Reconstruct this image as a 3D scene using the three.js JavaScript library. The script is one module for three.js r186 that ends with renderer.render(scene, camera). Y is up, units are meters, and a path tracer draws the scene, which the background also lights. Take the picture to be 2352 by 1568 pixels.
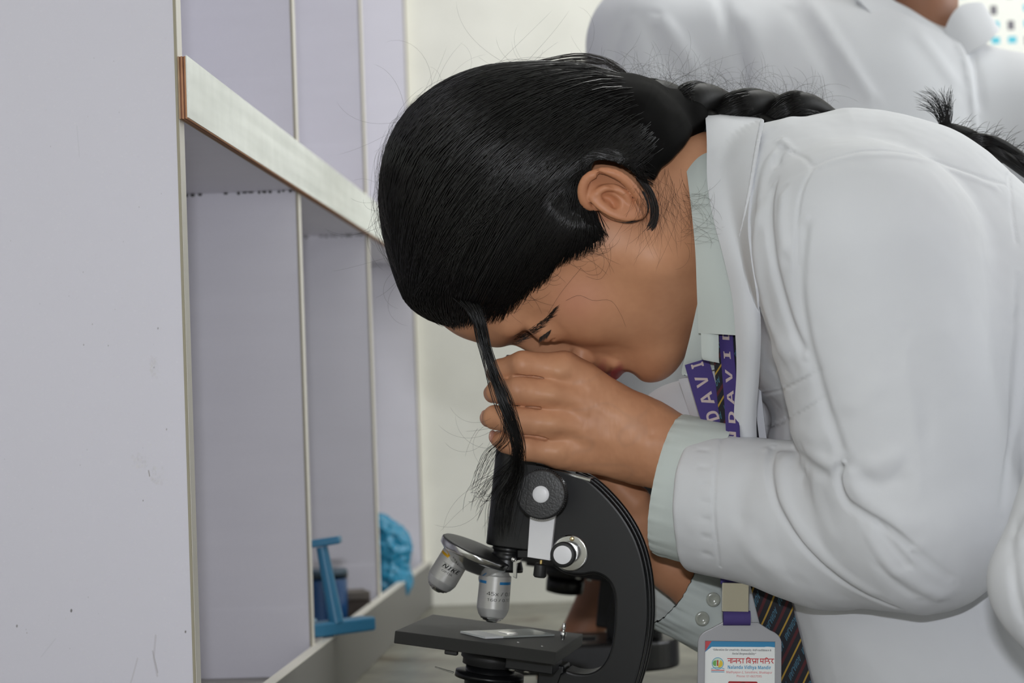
import * as THREE from 'three';
import { RoundedBoxGeometry } from 'three/addons/geometries/RoundedBoxGeometry.js';
import { mergeGeometries } from 'three/addons/utils/BufferGeometryUtils.js';
import { ImprovedNoise } from 'three/addons/math/ImprovedNoise.js';
import { RectAreaLightUniformsLib } from 'three/addons/lights/RectAreaLightUniformsLib.js';

// ------------------------------------------------------------ camera, light, exposure
const renderer = new THREE.WebGLRenderer({ antialias: true });
renderer.toneMapping = THREE.LinearToneMapping;
renderer.toneMappingExposure = 1.0;
renderer.shadowMap.enabled = true;
RectAreaLightUniformsLib.init();
const scene = new THREE.Scene();
scene.background = new THREE.Color(0.75, 0.83, 0.95);

const FOCAL = 5000, MIDX = 1176, MIDY = 784;
const camera = new THREE.PerspectiveCamera(2 * THREE.MathUtils.radToDeg(Math.atan(784 / FOCAL)), 1.5, 0.05, 40);
camera.position.set(0, 1.18, 0);
camera.rotation.order = 'YXZ';
camera.rotation.set(0.0302, 0.0557, -0.0349);
camera.focus = 1.53;
camera.userData.fStop = 8.5;
scene.add(camera);
camera.updateMatrixWorld(true);
const camRight = new THREE.Vector3(), camUp = new THREE.Vector3(), camBack = new THREE.Vector3();
camera.matrixWorld.extractBasis(camRight, camUp, camBack);
const camPos = camera.position.clone();

function areaLight(name, w, h, color, intensity, pos, target) {
  const l = new THREE.RectAreaLight(color, intensity, w, h);
  l.name = name; l.position.set(...pos); l.lookAt(...target); l.castShadow = true; scene.add(l);
  return l;
}
// pop-up flash of the camera: a small lamp just above the lens
const flashAt = camPos.clone().addScaledVector(camUp, 0.125).addScaledVector(camRight, -0.01);
const flashTo = flashAt.clone().addScaledVector(camBack, -3);
areaLight('flash_light', 0.055, 0.025, new THREE.Color(0.955, 0.975, 1.03), 1900, flashAt.toArray(), flashTo.toArray());
// daylight entering the two windows of the right wall and the window behind the camera
areaLight('window_daylight_far', 1.5, 1.3, new THREE.Color(0.97, 0.99, 1.0), 3.8, [2.36, 1.95, -2.2], [-1, 1.4, -2.2]);
areaLight('window_daylight_near', 1.5, 1.3, new THREE.Color(0.95, 0.98, 1.0), 0.55, [2.36, 1.95, 0.2], [-1, 1.4, 0.2]);
// added ceiling tube lamps, unseen; the far one brightens the upper back wall
areaLight('tube_light_far', 1.2, 0.05, new THREE.Color(0.99, 1.0, 0.97), 66, [0.55, 2.60, -2.45], [0.55, 0, -2.45]);
areaLight('tube_light_near', 1.2, 0.05, new THREE.Color(1.0, 0.99, 0.95), 1.8, [0.7, 2.60, -0.3], [0.7, 0, -0.3]);

// ------------------------------------------------------------ helpers
let seedState = 12345;
function seeded(n) { seedState = n >>> 0; }
function rnd() { seedState = (seedState + 0x6D2B79F5) | 0; let t = Math.imul(seedState ^ (seedState >>> 15), 1 | seedState); t = (t + Math.imul(t ^ (t >>> 7), 61 | t)) ^ t; return ((t ^ (t >>> 14)) >>> 0) / 4294967296; }
const rr = (a, b) => a + (b - a) * rnd();
const noise3 = new ImprovedNoise();
const V = (x, y, z) => new THREE.Vector3(x, y, z);
const taken = {};
function numbered(name) { const n = taken[name] = (taken[name] ?? -1) + 1; return n ? `${name}_${String(n).padStart(3, '0')}` : name; }
function tag(o, label, category, group) { o.userData.label = label; o.userData.category = category; if (group) o.userData.group = group; return o; }
function thing(name, label, category, pos = [0, 0, 0], group) {
  const o = new THREE.Group(); o.name = numbered(name); o.position.set(...pos); scene.add(o); return tag(o, label, category, group);
}
function part(name, geo, mat, parent) {
  const m = new THREE.Mesh(geo, mat); m.name = name; m.castShadow = m.receiveShadow = true; parent.add(m); return m;
}
function struct(name, geo, mat, parent = scene) {
  const m = part(name, geo, mat, parent); if (parent === scene) m.userData.kind = 'structure'; return m;
}
function box(x0, x1, y0, y1, z0, z1, bevel = 0) {
  const w = x1 - x0, h = y1 - y0, d = z1 - z0;
  const g = bevel ? new RoundedBoxGeometry(w, h, d, 2, bevel) : new THREE.BoxGeometry(w, h, d);
  return g.translate((x0 + x1) / 2, (y0 + y1) / 2, (z0 + z1) / 2);
}
const std = (r, g, b, rough = 0.6, extra = {}) => new THREE.MeshPhysicalMaterial({ color: new THREE.Color().setRGB(r, g, b), roughness: rough, side: THREE.DoubleSide, ...extra });

// grain and stain textures -------------------------------------------------
function fbm(x, y, z, oct = 4) { let s = 0, a = 0.5; for (let i = 0; i < oct; i++) { s += a * noise3.noise(x, y, z); x *= 2.03; y *= 2.03; z *= 2.03; a *= 0.5; } return s; }
function dataTexture(n, m, fn, srgb = true) {
  const d = new Uint8Array(n * m * 4);
  for (let j = 0; j < m; j++) for (let i = 0; i < n; i++) { const c = fn(i / n, j / m, i, j); for (let k = 0; k < 3; k++) d[(j * n + i) * 4 + k] = Math.max(0, Math.min(255, c[k])); d[(j * n + i) * 4 + 3] = 255; }
  const t = new THREE.DataTexture(d, n, m, THREE.RGBAFormat);
  t.magFilter = THREE.LinearFilter; t.minFilter = THREE.LinearMipmapLinearFilter; t.generateMipmaps = true; t.wrapS = t.wrapT = THREE.RepeatWrapping;
  if (srgb) t.colorSpace = THREE.SRGBColorSpace;
  t.needsUpdate = true; return t;
}
function canvasTexture(w, h, draw) {
  const c = document.createElement('canvas'); c.width = w; c.height = h; draw(c.getContext('2d'), w, h);
  const t = new THREE.CanvasTexture(c); t.colorSpace = THREE.SRGBColorSpace; t.anisotropy = 8; return t;
}

// ------------------------------------------------------------ frames: rulers held parallel to the picture at a chosen distance
// A frame measures in steps of one picture pixel at distance D: x to the right, y down, w towards the camera.
function makeFrame(D) {
  const S = D / FOCAL;
  return {
    D, S,
    world: (x, y, w, out = new THREE.Vector3()) => out.copy(camPos).addScaledVector(camBack, -(D - w * S)).addScaledVector(camRight, (x - MIDX) * S).addScaledVector(camUp, (MIDY - y) * S),
    dir: (x, y, w, out = new THREE.Vector3()) => out.set(0, 0, 0).addScaledVector(camRight, x).addScaledVector(camUp, -y).addScaledVector(camBack, w),
    // the place at height w over the frame that is seen at (u, v)
    L: (u, v, w = 0) => { const k = (D - w * S) / D; return [MIDX + (u - MIDX) * k, MIDY + (v - MIDY) * k, w]; },
    k: (w) => (D - w * S) / D,
    local: (p) => { const q = p.clone().sub(camPos); return [MIDX + q.dot(camRight) / S, MIDY - q.dot(camUp) / S, (D + q.dot(camBack)) / S]; },
  };
}

// ------------------------------------------------------------ rounded bodies from distance fields
const clamp = (x, a, b) => x < a ? a : x > b ? b : x;
const smin = (a, b, k) => { const h = Math.max(k - Math.abs(a - b), 0) / k; return Math.min(a, b) - h * h * k * 0.25; };
const smax = (a, b, k) => -smin(-a, -b, k);
const smooth = (a, b, x) => { const t = clamp((x - a) / (b - a), 0, 1); return t * t * (3 - 2 * t); };
function cap(a, b, ra, rb, sw = 1) {      // tapered capsule; sw squeezes it along w
  const bx = b[0] - a[0], by = b[1] - a[1], bz = (b[2] - a[2]) * sw, bb = bx * bx + by * by + bz * bz || 1e-6;
  const f = (x, y, z) => { const px = x - a[0], py = y - a[1], pz = (z - a[2]) * sw; const h = clamp((px * bx + py * by + pz * bz) / bb, 0, 1); const qx = px - bx * h, qy = py - by * h, qz = pz - bz * h; return Math.sqrt(qx * qx + qy * qy + qz * qz) - ra - (rb - ra) * h; };
  return { f, c: [(a[0] + b[0]) / 2, (a[1] + b[1]) / 2, (a[2] + b[2]) / 2], R: Math.hypot(bx, by, b[2] - a[2]) / 2 + Math.max(ra, rb) / Math.min(1, sw) };
}
function ell(c, r, ax) {                 // ellipsoid, axes ax = [ex, ey, ez] if turned
  const m = Math.min(...r);
  const f = ax ? (x, y, z) => { const dx = x - c[0], dy = y - c[1], dz = z - c[2]; const a = (dx * ax[0][0] + dy * ax[0][1] + dz * ax[0][2]) / r[0], b = (dx * ax[1][0] + dy * ax[1][1] + dz * ax[1][2]) / r[1], e = (dx * ax[2][0] + dy * ax[2][1] + dz * ax[2][2]) / r[2]; const k0 = Math.sqrt(a * a + b * b + e * e), k1 = Math.sqrt(a * a / (r[0] * r[0]) + b * b / (r[1] * r[1]) + e * e / (r[2] * r[2])); return k0 < 1e-4 ? -m : k0 * (k0 - 1) / k1; }
    : (x, y, z) => { const a = (x - c[0]) / r[0], b = (y - c[1]) / r[1], e = (z - c[2]) / r[2]; const k0 = Math.sqrt(a * a + b * b + e * e), k1 = Math.sqrt(a * a / (r[0] * r[0]) + b * b / (r[1] * r[1]) + e * e / (r[2] * r[2])); return k0 < 1e-4 ? -m : k0 * (k0 - 1) / k1; };
  return { f, c, R: Math.max(...r) };
}
function polyDist(pts) {                 // distance to a 3-D polyline
  return (x, y, z) => { let best = 1e9; for (let i = 0; i + 1 < pts.length; i++) { const a = pts[i], b = pts[i + 1]; const bx = b[0] - a[0], by = b[1] - a[1], bz = b[2] - a[2], px = x - a[0], py = y - a[1], pz = z - a[2]; const h = clamp((px * bx + py * by + pz * bz) / (bx * bx + by * by + bz * bz + 1e-9), 0, 1); const qx = px - bx * h, qy = py - by * h, qz = pz - bz * h; const d = qx * qx + qy * qy + qz * qz; if (d < best) best = d; } return Math.sqrt(best); };
}
class Blob {
  constructor() { this.prims = []; this.folds = []; this.cuts = []; this.extra = null; }
  add(p, k = 30) { this.prims.push({ ...p, k, s: 0 }); return this; }
  sub(p, k = 10) { this.prims.push({ ...p, k, s: 1 }); return this; }
  fold(pts, amp, width, fadeEnds = true) {  // a soft crease (amp > 0 goes in, < 0 stands out) along a line on the surface
    const lo = [1e9, 1e9, 1e9], hi = [-1e9, -1e9, -1e9];
    for (const p of pts) for (let i = 0; i < 3; i++) { lo[i] = Math.min(lo[i], p[i] - width * 2.6); hi[i] = Math.max(hi[i], p[i] + width * 2.6); }
    this.folds.push({ d: polyDist(pts), amp, width, lo, hi, e0: pts[0], e1: pts[pts.length - 1], fade: fadeEnds ? width * 2.5 : 0 }); return this;
  }
  f = (x, y, z) => {
    let d = 1e9;
    for (const p of this.prims) {
      const c = p.c, out = Math.sqrt((x - c[0]) ** 2 + (y - c[1]) ** 2 + (z - c[2]) ** 2) - p.R;
      if (p.s) { if (out < p.k + 4) d = smax(d, -p.f(x, y, z), p.k); } else if (out < d + p.k) { d = d > 1e8 ? p.f(x, y, z) : smin(d, p.f(x, y, z), p.k); }
    }
    for (const c of this.cuts) d = smax(d, c.f(x, y, z), c.k);
    if (d < 60 && d > -60) {
      for (const q of this.folds) {
        if (x < q.lo[0] || y < q.lo[1] || z < q.lo[2] || x > q.hi[0] || y > q.hi[1] || z > q.hi[2]) continue;
        const s = q.d(x, y, z) / q.width; if (s > 2.6) continue;
        let a = q.amp * Math.exp(-s * s);
        if (q.fade) { const e = Math.min(Math.hypot(x - q.e0[0], y - q.e0[1], z - q.e0[2]), Math.hypot(x - q.e1[0], y - q.e1[1], z - q.e1[2])); a *= smooth(0, q.fade, e); }
        d += a;
      }
      if (this.extra) d += this.extra(x, y, z);
    }
    return d;
  };
}
// net of quads over the zero surface of f; lo, hi in frame steps, h the cell
function net(f, lo, hi, h, withGradient = true) {
  const n = [0, 1, 2].map((i) => Math.ceil((hi[i] - lo[i]) / h) + 1), [nx, ny, nz] = n, B = 5;
  const val = new Float32Array(nx * ny * nz).fill(NaN), at = (i, j, k) => (k * ny + j) * nx + i;
  const near = B * h * 0.87 * 1.45 + h;
  for (let bk = 0; bk < nz - 1; bk += B) for (let bj = 0; bj < ny - 1; bj += B) for (let bi = 0; bi < nx - 1; bi += B) {
    const d = f(lo[0] + (bi + B / 2) * h, lo[1] + (bj + B / 2) * h, lo[2] + (bk + B / 2) * h), far = Math.abs(d) > near;
    for (let k = bk; k <= Math.min(bk + B, nz - 1); k++) for (let j = bj; j <= Math.min(bj + B, ny - 1); j++) for (let i = bi; i <= Math.min(bi + B, nx - 1); i++) {
      const a = at(i, j, k);
      if (far) { if (val[a] !== val[a]) val[a] = d; } else if (val[a] !== val[a] || Math.abs(val[a]) >= near) { val[a] = clamp(f(lo[0] + i * h, lo[1] + j * h, lo[2] + k * h), -near * 0.99, near * 0.99); }
    }
  }
  const cell = new Int32Array(nx * ny * nz).fill(-1), pos = [], idx = [], v = new Float64Array(8);
  for (let k = 0; k < nz - 1; k++) for (let j = 0; j < ny - 1; j++) for (let i = 0; i < nx - 1; i++) {
    let neg = 0; for (let c = 0; c < 8; c++) { v[c] = val[at(i + (c & 1), j + ((c >> 1) & 1), k + (c >> 2))]; if (v[c] < 0) neg++; }
    if (neg === 0 || neg === 8) continue;
    let sx = 0, sy = 0, sz = 0, m = 0;
    for (let c = 0; c < 8; c++) for (let b = 1; b < 8; b <<= 1) { if (c & b) continue; const e = c | b; if ((v[c] < 0) === (v[e] < 0)) continue; const t = v[c] / (v[c] - v[e]); sx += (c & 1) + (b === 1 ? t : 0); sy += ((c >> 1) & 1) + (b === 2 ? t : 0); sz += (c >> 2) + (b === 4 ? t : 0); m++; }
    cell[at(i, j, k)] = pos.length / 3; pos.push(lo[0] + (i + sx / m) * h, lo[1] + (j + sy / m) * h, lo[2] + (k + sz / m) * h);
  }
  const quad = (a, b, c, d, flip) => { if (a < 0 || b < 0 || c < 0 || d < 0) return; flip ? idx.push(a, c, b, a, d, c) : idx.push(a, b, c, a, c, d); };
  for (let k = 1; k < nz - 1; k++) for (let j = 1; j < ny - 1; j++) for (let i = 1; i < nx - 1; i++) {
    const s = val[at(i, j, k)] < 0;
    if (s !== val[at(i + 1, j, k)] < 0) quad(cell[at(i, j - 1, k - 1)], cell[at(i, j, k - 1)], cell[at(i, j, k)], cell[at(i, j - 1, k)], !s);
    if (s !== val[at(i, j + 1, k)] < 0) quad(cell[at(i - 1, j, k - 1)], cell[at(i - 1, j, k)], cell[at(i, j, k)], cell[at(i, j, k - 1)], !s);
    if (s !== val[at(i, j, k + 1)] < 0) quad(cell[at(i - 1, j - 1, k)], cell[at(i, j - 1, k)], cell[at(i, j, k)], cell[at(i - 1, j, k)], !s);
  }
  const p = Float32Array.from(pos), nor = new Float32Array(p.length), e = h * 0.45;
  for (let i = 0; i < p.length; i += 3) {
    let x = p[i], y = p[i + 1], z = p[i + 2], gx, gy, gz;
    for (let pass = 0; pass < 2; pass++) {
      const a = f(x + e, y - e, z - e), b = f(x - e, y - e, z + e), c = f(x - e, y + e, z - e), d = f(x + e, y + e, z + e);
      gx = a - b - c + d; gy = -a - b + c + d; gz = -a + b - c + d;
      const l = Math.hypot(gx, gy, gz) || 1; gx /= l; gy /= l; gz /= l;
      if (pass) break;
      const s = clamp((a + b + c + d) / 4, -h * 0.6, h * 0.6); x -= gx * s; y -= gy * s; z -= gz * s; p[i] = x; p[i + 1] = y; p[i + 2] = z;
    }
    nor[i] = gx; nor[i + 1] = gy; nor[i + 2] = gz;
  }
  return { p, nor, idx };
}
// frame steps -> metres, relative to the base of the thing
function solid(frame, base, m, color) {
  const n = m.p.length / 3, pos = new Float32Array(n * 3), nor = new Float32Array(n * 3), a = V(), col = color ? new Float32Array(n * 3) : null;
  for (let i = 0; i < n; i++) {
    const x = m.p[i * 3], y = m.p[i * 3 + 1], w = m.p[i * 3 + 2];
    frame.world(x, y, w, a).sub(base); a.toArray(pos, i * 3);
    frame.dir(m.nor[i * 3], m.nor[i * 3 + 1], m.nor[i * 3 + 2], a).normalize(); a.toArray(nor, i * 3);
    if (col) { const c = color(x, y, w, m.nor[i * 3], m.nor[i * 3 + 1], m.nor[i * 3 + 2]); col[i * 3] = c[0]; col[i * 3 + 1] = c[1]; col[i * 3 + 2] = c[2]; }
  }
  const g = new THREE.BufferGeometry();
  g.setAttribute('position', new THREE.BufferAttribute(pos, 3)); g.setAttribute('normal', new THREE.BufferAttribute(nor, 3));
  if (col) g.setAttribute('color', new THREE.BufferAttribute(col, 3));
  const idx = m.idx.slice();
  if (idx.length) {   // faces turn outwards
    let s = 0; const A = V(), Bv = V(), C = V(), N = V();
    for (let t = 0; t < Math.min(idx.length, 300); t += 3) { A.fromArray(pos, idx[t] * 3); Bv.fromArray(pos, idx[t + 1] * 3); C.fromArray(pos, idx[t + 2] * 3); N.fromArray(nor, idx[t] * 3); s += Math.sign(Bv.sub(A).cross(C.sub(A)).dot(N)); }
    if (s < 0) for (let t = 0; t < idx.length; t += 3) { const q = idx[t + 1]; idx[t + 1] = idx[t + 2]; idx[t + 2] = q; }
  }
  g.setIndex(idx); return g;
}
// smooth curve through points of any dimension
function spline(pts, n, closed = false) {
  const out = [], m = pts.length, seg = closed ? m : m - 1;
  for (let i = 0; i <= n - (closed ? 1 : 0); i++) {
    const t = i / n * seg, k = Math.min(Math.floor(t), seg - 1), u = t - k, g = (j) => closed ? pts[(j + m) % m] : pts[clamp(j, 0, m - 1)];
    const a = g(k - 1), b = g(k), c = g(k + 1), d = g(k + 2);
    out.push(b.map((_, q) => 0.5 * ((2 * b[q]) + (-a[q] + c[q]) * u + (2 * a[q] - 5 * b[q] + 4 * c[q] - d[q]) * u * u + (-a[q] + 3 * b[q] - 3 * c[q] + d[q]) * u * u * u)));
  }
  return out;
}
// cloth sheet with thickness spanned by rows of points (frame steps)
function sheet(rows, thick) {
  const R = rows.length, C = rows[0].length, p = [], nor = [], idx = [];
  const at = (r, c) => rows[clamp(r, 0, R - 1)][clamp(c, 0, C - 1)];
  const N = rows.map((row, r) => row.map((_, c) => { const a = at(r, c + 1), b = at(r, c - 1), d = at(r + 1, c), e = at(r - 1, c); const ux = a[0] - b[0], uy = a[1] - b[1], uz = a[2] - b[2], vx = d[0] - e[0], vy = d[1] - e[1], vz = d[2] - e[2]; const n = [uy * vz - uz * vy, uz * vx - ux * vz, ux * vy - uy * vx], l = Math.hypot(...n) || 1; return n.map((q) => q / l); }));
  const push = (q, n) => { p.push(...q); nor.push(...n); return p.length / 3 - 1; };
  const grid = (s) => { const o = p.length / 3; for (let r = 0; r < R; r++) for (let c = 0; c < C; c++) push(rows[r][c].map((q, i) => q + N[r][c][i] * thick / 2 * s), N[r][c].map((q) => q * s)); for (let r = 0; r + 1 < R; r++) for (let c = 0; c + 1 < C; c++) { const a = o + r * C + c, b = a + 1, d = a + C, e = d + 1; s > 0 ? idx.push(a, b, e, a, e, d) : idx.push(a, e, b, a, d, e); } };
  grid(1); grid(-1);
  const rim = (list, outward) => { for (let i = 0; i + 1 < list.length; i++) { const [r, c] = list[i], [r2, c2] = list[i + 1]; const n = outward(r, c), q = (rr_, cc_, s) => rows[rr_][cc_].map((v, k) => v + N[rr_][cc_][k] * thick / 2 * s); const a = push(q(r, c, 1), n), b = push(q(r2, c2, 1), n), d = push(q(r2, c2, -1), n), e = push(q(r, c, -1), n); idx.push(a, b, d, a, d, e); } };
  const diff = (a, b) => { const d = a.map((q, i) => q - b[i]), l = Math.hypot(...d) || 1; return d.map((q) => q / l); };
  const top = [], bot = [], lef = [], rig = [];
  for (let c = 0; c < C; c++) { top.push([0, c]); bot.push([R - 1, c]); } for (let r = 0; r < R; r++) { lef.push([r, 0]); rig.push([r, C - 1]); }
  rim(top, (r, c) => diff(at(0, c), at(1, c))); rim(bot, (r, c) => diff(at(R - 1, c), at(R - 2, c))); rim(lef, (r) => diff(at(r, 0), at(r, 1))); rim(rig, (r) => diff(at(r, C - 1), at(r, C - 2)));
  return { p: Float32Array.from(p), nor: Float32Array.from(nor), idx };
}
// hair: thin three-sided threads gathered into one geometry
class Threads {
  constructor() { this.p = []; this.n = []; this.idx = []; }
  add(pts, r0, r1 = r0, swell = false) {
    const m = pts.length, o = this.p.length / 3; let ref = [0.31, -0.2, 0.93];
    for (let i = 0; i < m; i++) {
      const a = pts[Math.max(i - 1, 0)], b = pts[Math.min(i + 1, m - 1)]; let tx = b[0] - a[0], ty = b[1] - a[1], tz = b[2] - a[2]; const tl = Math.hypot(tx, ty, tz) || 1; tx /= tl; ty /= tl; tz /= tl;
      const dd = ref[0] * tx + ref[1] * ty + ref[2] * tz; let ux = ref[0] - dd * tx, uy = ref[1] - dd * ty, uz = ref[2] - dd * tz; const ul = Math.hypot(ux, uy, uz) || 1; ux /= ul; uy /= ul; uz /= ul; ref = [ux, uy, uz];
      const vx = ty * uz - tz * uy, vy = tz * ux - tx * uz, vz = tx * uy - ty * ux, r = (r0 + (r1 - r0) * (swell ? Math.sin(Math.PI * Math.pow(i / (m - 1), 0.8)) : i / (m - 1))) * (i === m - 1 ? 0.15 : 1);
      for (let s = 0; s < 3; s++) { const c = Math.cos(s * 2.0944), q = Math.sin(s * 2.0944), nx = ux * c + vx * q, ny = uy * c + vy * q, nz = uz * c + vz * q; this.p.push(pts[i][0] + nx * r, pts[i][1] + ny * r, pts[i][2] + nz * r); this.n.push(nx, ny, nz); }
      if (i) for (let s = 0; s < 3; s++) { const A = o + (i - 1) * 3 + s, Bq = o + (i - 1) * 3 + (s + 1) % 3, C = A + 3, D = Bq + 3; this.idx.push(A, Bq, D, A, D, C); }
    }
  }
  geometry(frame, base) { return solid(frame, base, { p: Float32Array.from(this.p), nor: Float32Array.from(this.n), idx: this.idx }); }
}
function joined(list) { return mergeGeometries(list.map((g) => { const q = g.index ? g : g; const c = q.clone(); for (const a of Object.keys(c.attributes)) if (!['position', 'normal', 'color'].includes(a)) c.deleteAttribute(a); return c; })); }
// ------------------------------------------------------------ materials of the room
seeded(7);
const wallTex = dataTexture(256, 256, (u, v) => { const n = fbm(u * 14, v * 14, 3.3, 4) * 10; return [240 + n, 239 + n, 229 + n]; });
const wallMat = std(1, 1, 1, 0.75, { map: wallTex });
const ceilMat = std(0.8, 0.8, 0.78, 0.9);
const stoneTex = dataTexture(512, 512, (u, v) => {
  const a = fbm(u * 6, v * 18, 1.7, 5), b = fbm(u * 40, v * 40, 8.1, 3), c = Math.max(0, fbm(u * 9 + 4, v * 9, 5.5, 4) - 0.16) * 240, s = rnd() < 0.02 ? -26 : 0;
  return [116 + a * 48 + b * 38 - c * 0.45 + s, 114 + a * 47 + b * 38 - c * 0.55 + s, 103 + a * 44 + b * 35 - c * 0.62 + s];
});
const stoneMat = std(1, 1, 1, 0.35, { map: stoneTex });
const floorTex = dataTexture(256, 256, (u, v) => { const a = fbm(u * 8, v * 8, 2, 4) * 30, s = rr(-6, 6); return [150 + a + s, 146 + a + s, 138 + a + s]; });
const floorMat = std(1, 1, 1, 0.5, { map: floorTex });
const laminateTex = dataTexture(1024, 1024, (u, v) => { const a = fbm(u * 4, v * 30, 4.4, 3) * 3, s = rr(-2, 2); return [224 + a + s, 222 + a + s, 231 + a + s]; });
const laminateBump = dataTexture(256, 256, (u, v) => { const a = 128 + fbm(u * 3, v * 3, 9.4, 2) * 120; return [a, a, a]; }, false);
const laminate = std(1, 1, 1, 0.32, { map: laminateTex, bumpMap: laminateBump, bumpScale: 0.004 });
const edgeBand = std(0.66, 0.63, 0.57, 0.5);
const edgeDark = std(0.36, 0.26, 0.17, 0.7);

// wear on the end panel: specks, scuffs and smudges where the photograph has them
const scuffTex = canvasTexture(1024, 2048, (c, w, h) => {
  c.fillStyle = 'rgb(211,209,219)'; c.fillRect(0, 0, w, h);
  for (let i = 0; i < 26000; i++) { const g = 205 + rnd() * 16; c.fillStyle = `rgba(${g},${g - 2},${g + 5},0.25)`; c.fillRect(rnd() * w, rnd() * h, 2 + rnd() * 3, 1 + rnd() * 2); }
  // panel u: 0.36 m of width, v: 0.6 m of height seen; pixel of the photo -> canvas
  const X = (u) => w - (w * (418 - u) / 1200), Y = (v) => h * (0.24 + v / 1568 * 0.5);
  const speck = (u, v, r, a) => { c.fillStyle = `rgba(88,84,84,${a})`; c.beginPath(); c.ellipse(X(u), Y(v), r * 0.62, r * 0.8, 0.4, 0, 7); c.fill(); };
  for (const [u, v, r, a] of [[134, 1118, 3.2, .7], [5, 1149, 2.6, .6], [400, 1173, 2.4, .8], [357, 487, 2, .5], [181, 518, 1.5, .5], [239, 522, 1.4, .5], [310, 875, 1.5, .6], [114, 1334, 1.5, .6], [291, 1347, 1.5, .6], [182, 1408, 1.5, .5], [249, 1500, 1.6, .5], [287, 1530, 1.8, .6], [0, 1432, 1.5, .5], [345, 575, 1.6, .4], [370, 716, 2, .4], [321, 210, 1.2, .4], [203, 472, 1.4, .4], [28, 1165, 1.2, .5], [60, 1340, 1.2, .5]]) speck(u, v, r, a);
  for (let i = 0; i < 160; i++) speck(rr(-700, 410), rr(-300, 1900), rr(0.5, 1.2), rr(0.15, 0.4));
  c.lineCap = 'round';
  const scratch = (pts, wd, a) => { c.strokeStyle = `rgba(120,114,112,${a})`; c.lineWidth = wd; c.beginPath(); pts.forEach(([u, v], i) => i ? c.lineTo(X(u), Y(v)) : c.moveTo(X(u), Y(v))); c.stroke(); };
  scratch([[325, 808], [327, 820]], 2, 0.6); scratch([[330, 1180], [324, 1230], [331, 1270]], 4, 0.16); scratch([[286, 1230], [272, 1275], [262, 1300]], 3, 0.15); scratch([[322, 1215], [332, 1262]], 3, 0.22); scratch([[192, 1375], [203, 1358]], 2, 0.3); scratch([[180, 20], [184, 90]], 2, 0.08); scratch([[95, 1180], [60, 1220]], 2, 0.08);
  for (const [u, v, a, b] of [[305, 785, 16, 10], [345, 820, 12, 12], [345, 575, 8, 16], [300, 1540, 20, 10]]) for (let i = 0; i < 60; i++) { c.fillStyle = `rgba(140,130,122,${rnd() * 0.05})`; c.beginPath(); c.ellipse(X(u) + rr(-a, a), Y(v) + rr(-b, b), rr(1, 4), rr(1, 3), rr(0, 3), 0, 7); c.fill(); }
});
const endPanelMat = std(1, 1, 1, 0.36, { map: scuffTex, bumpMap: laminateBump, bumpScale: 0.002 });

// ------------------------------------------------------------ room shell
const X0 = -0.80, X1 = 2.45, ZB = -3.125, ZF = 1.9, HC = 2.75;
const uvScale = (g, s) => { const p = g.attributes.position, n = g.attributes.normal, uv = g.attributes.uv; for (let i = 0; i < p.count; i++) { const ax = Math.abs(n.getX(i)), ay = Math.abs(n.getY(i)); uv.setXY(i, (ax > 0.6 ? p.getZ(i) : p.getX(i)) * s, (ay > 0.6 ? p.getZ(i) : p.getY(i)) * s); } return g; };
struct('floor', uvScale(box(X0 - 0.1, X1 + 0.1, -0.1, 0, ZB - 0.1, ZF + 0.1), 0.8), floorMat);
struct('ceiling', box(X0 - 0.1, X1 + 0.1, HC, HC + 0.1, ZB - 0.1, ZF + 0.1), ceilMat);
struct('wall_left', uvScale(box(X0 - 0.1, X0, 0, HC, ZB, ZF), 0.9), wallMat);
struct('wall_back', uvScale(box(X0 - 0.1, X1 + 0.1, 0, HC, ZB - 0.1, ZB), 0.9), wallMat);
struct('wall_front', uvScale(box(X0 - 0.1, X1 + 0.1, 0, HC, ZF, ZF + 0.1), 0.9), wallMat);
{ // right wall with two window openings
  const zs = [[-3.0, -1.4], [-0.6, 1.0]], y0 = 1.25, y1 = 2.65, pieces = [box(X1, X1 + 0.1, 0, y0, ZB, ZF), box(X1, X1 + 0.1, y1, HC, ZB, ZF), box(X1, X1 + 0.1, y0, y1, ZB, zs[0][0]), box(X1, X1 + 0.1, y0, y1, zs[0][1], zs[1][0]), box(X1, X1 + 0.1, y0, y1, zs[1][1], ZF)];
  const g = mergeGeometries(pieces.map((q) => uvScale(q, 0.9))); struct('wall_right', g, wallMat);
  const frameMat = std(0.55, 0.55, 0.53, 0.5), glass = std(1, 1, 1, 0.02, { transmission: 1, thickness: 0 });
  zs.forEach(([a, b], i) => {
    const w = new THREE.Group(); w.name = `window_${i + 1}`; w.userData.kind = 'structure'; w.position.set(X1, y0, a); scene.add(w);
    const W = b - a, H = y1 - y0, t = 0.05;
    part('window_frame', mergeGeometries([box(0, 0.06, 0, t, 0, W), box(0, 0.06, H - t, H, 0, W), box(0, 0.06, t, H - t, 0, t), box(0, 0.06, t, H - t, W - t, W), box(0, 0.06, t, H - t, W / 2 - t / 2, W / 2 + t / 2)]), frameMat, w);
    part('pane', box(0.03, 0.034, t, H - t, t, W / 2 - t / 2), glass, w); part('pane', box(0.03, 0.034, t, H - t, W / 2 + t / 2, W - t), glass, w);
  });
}
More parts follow.
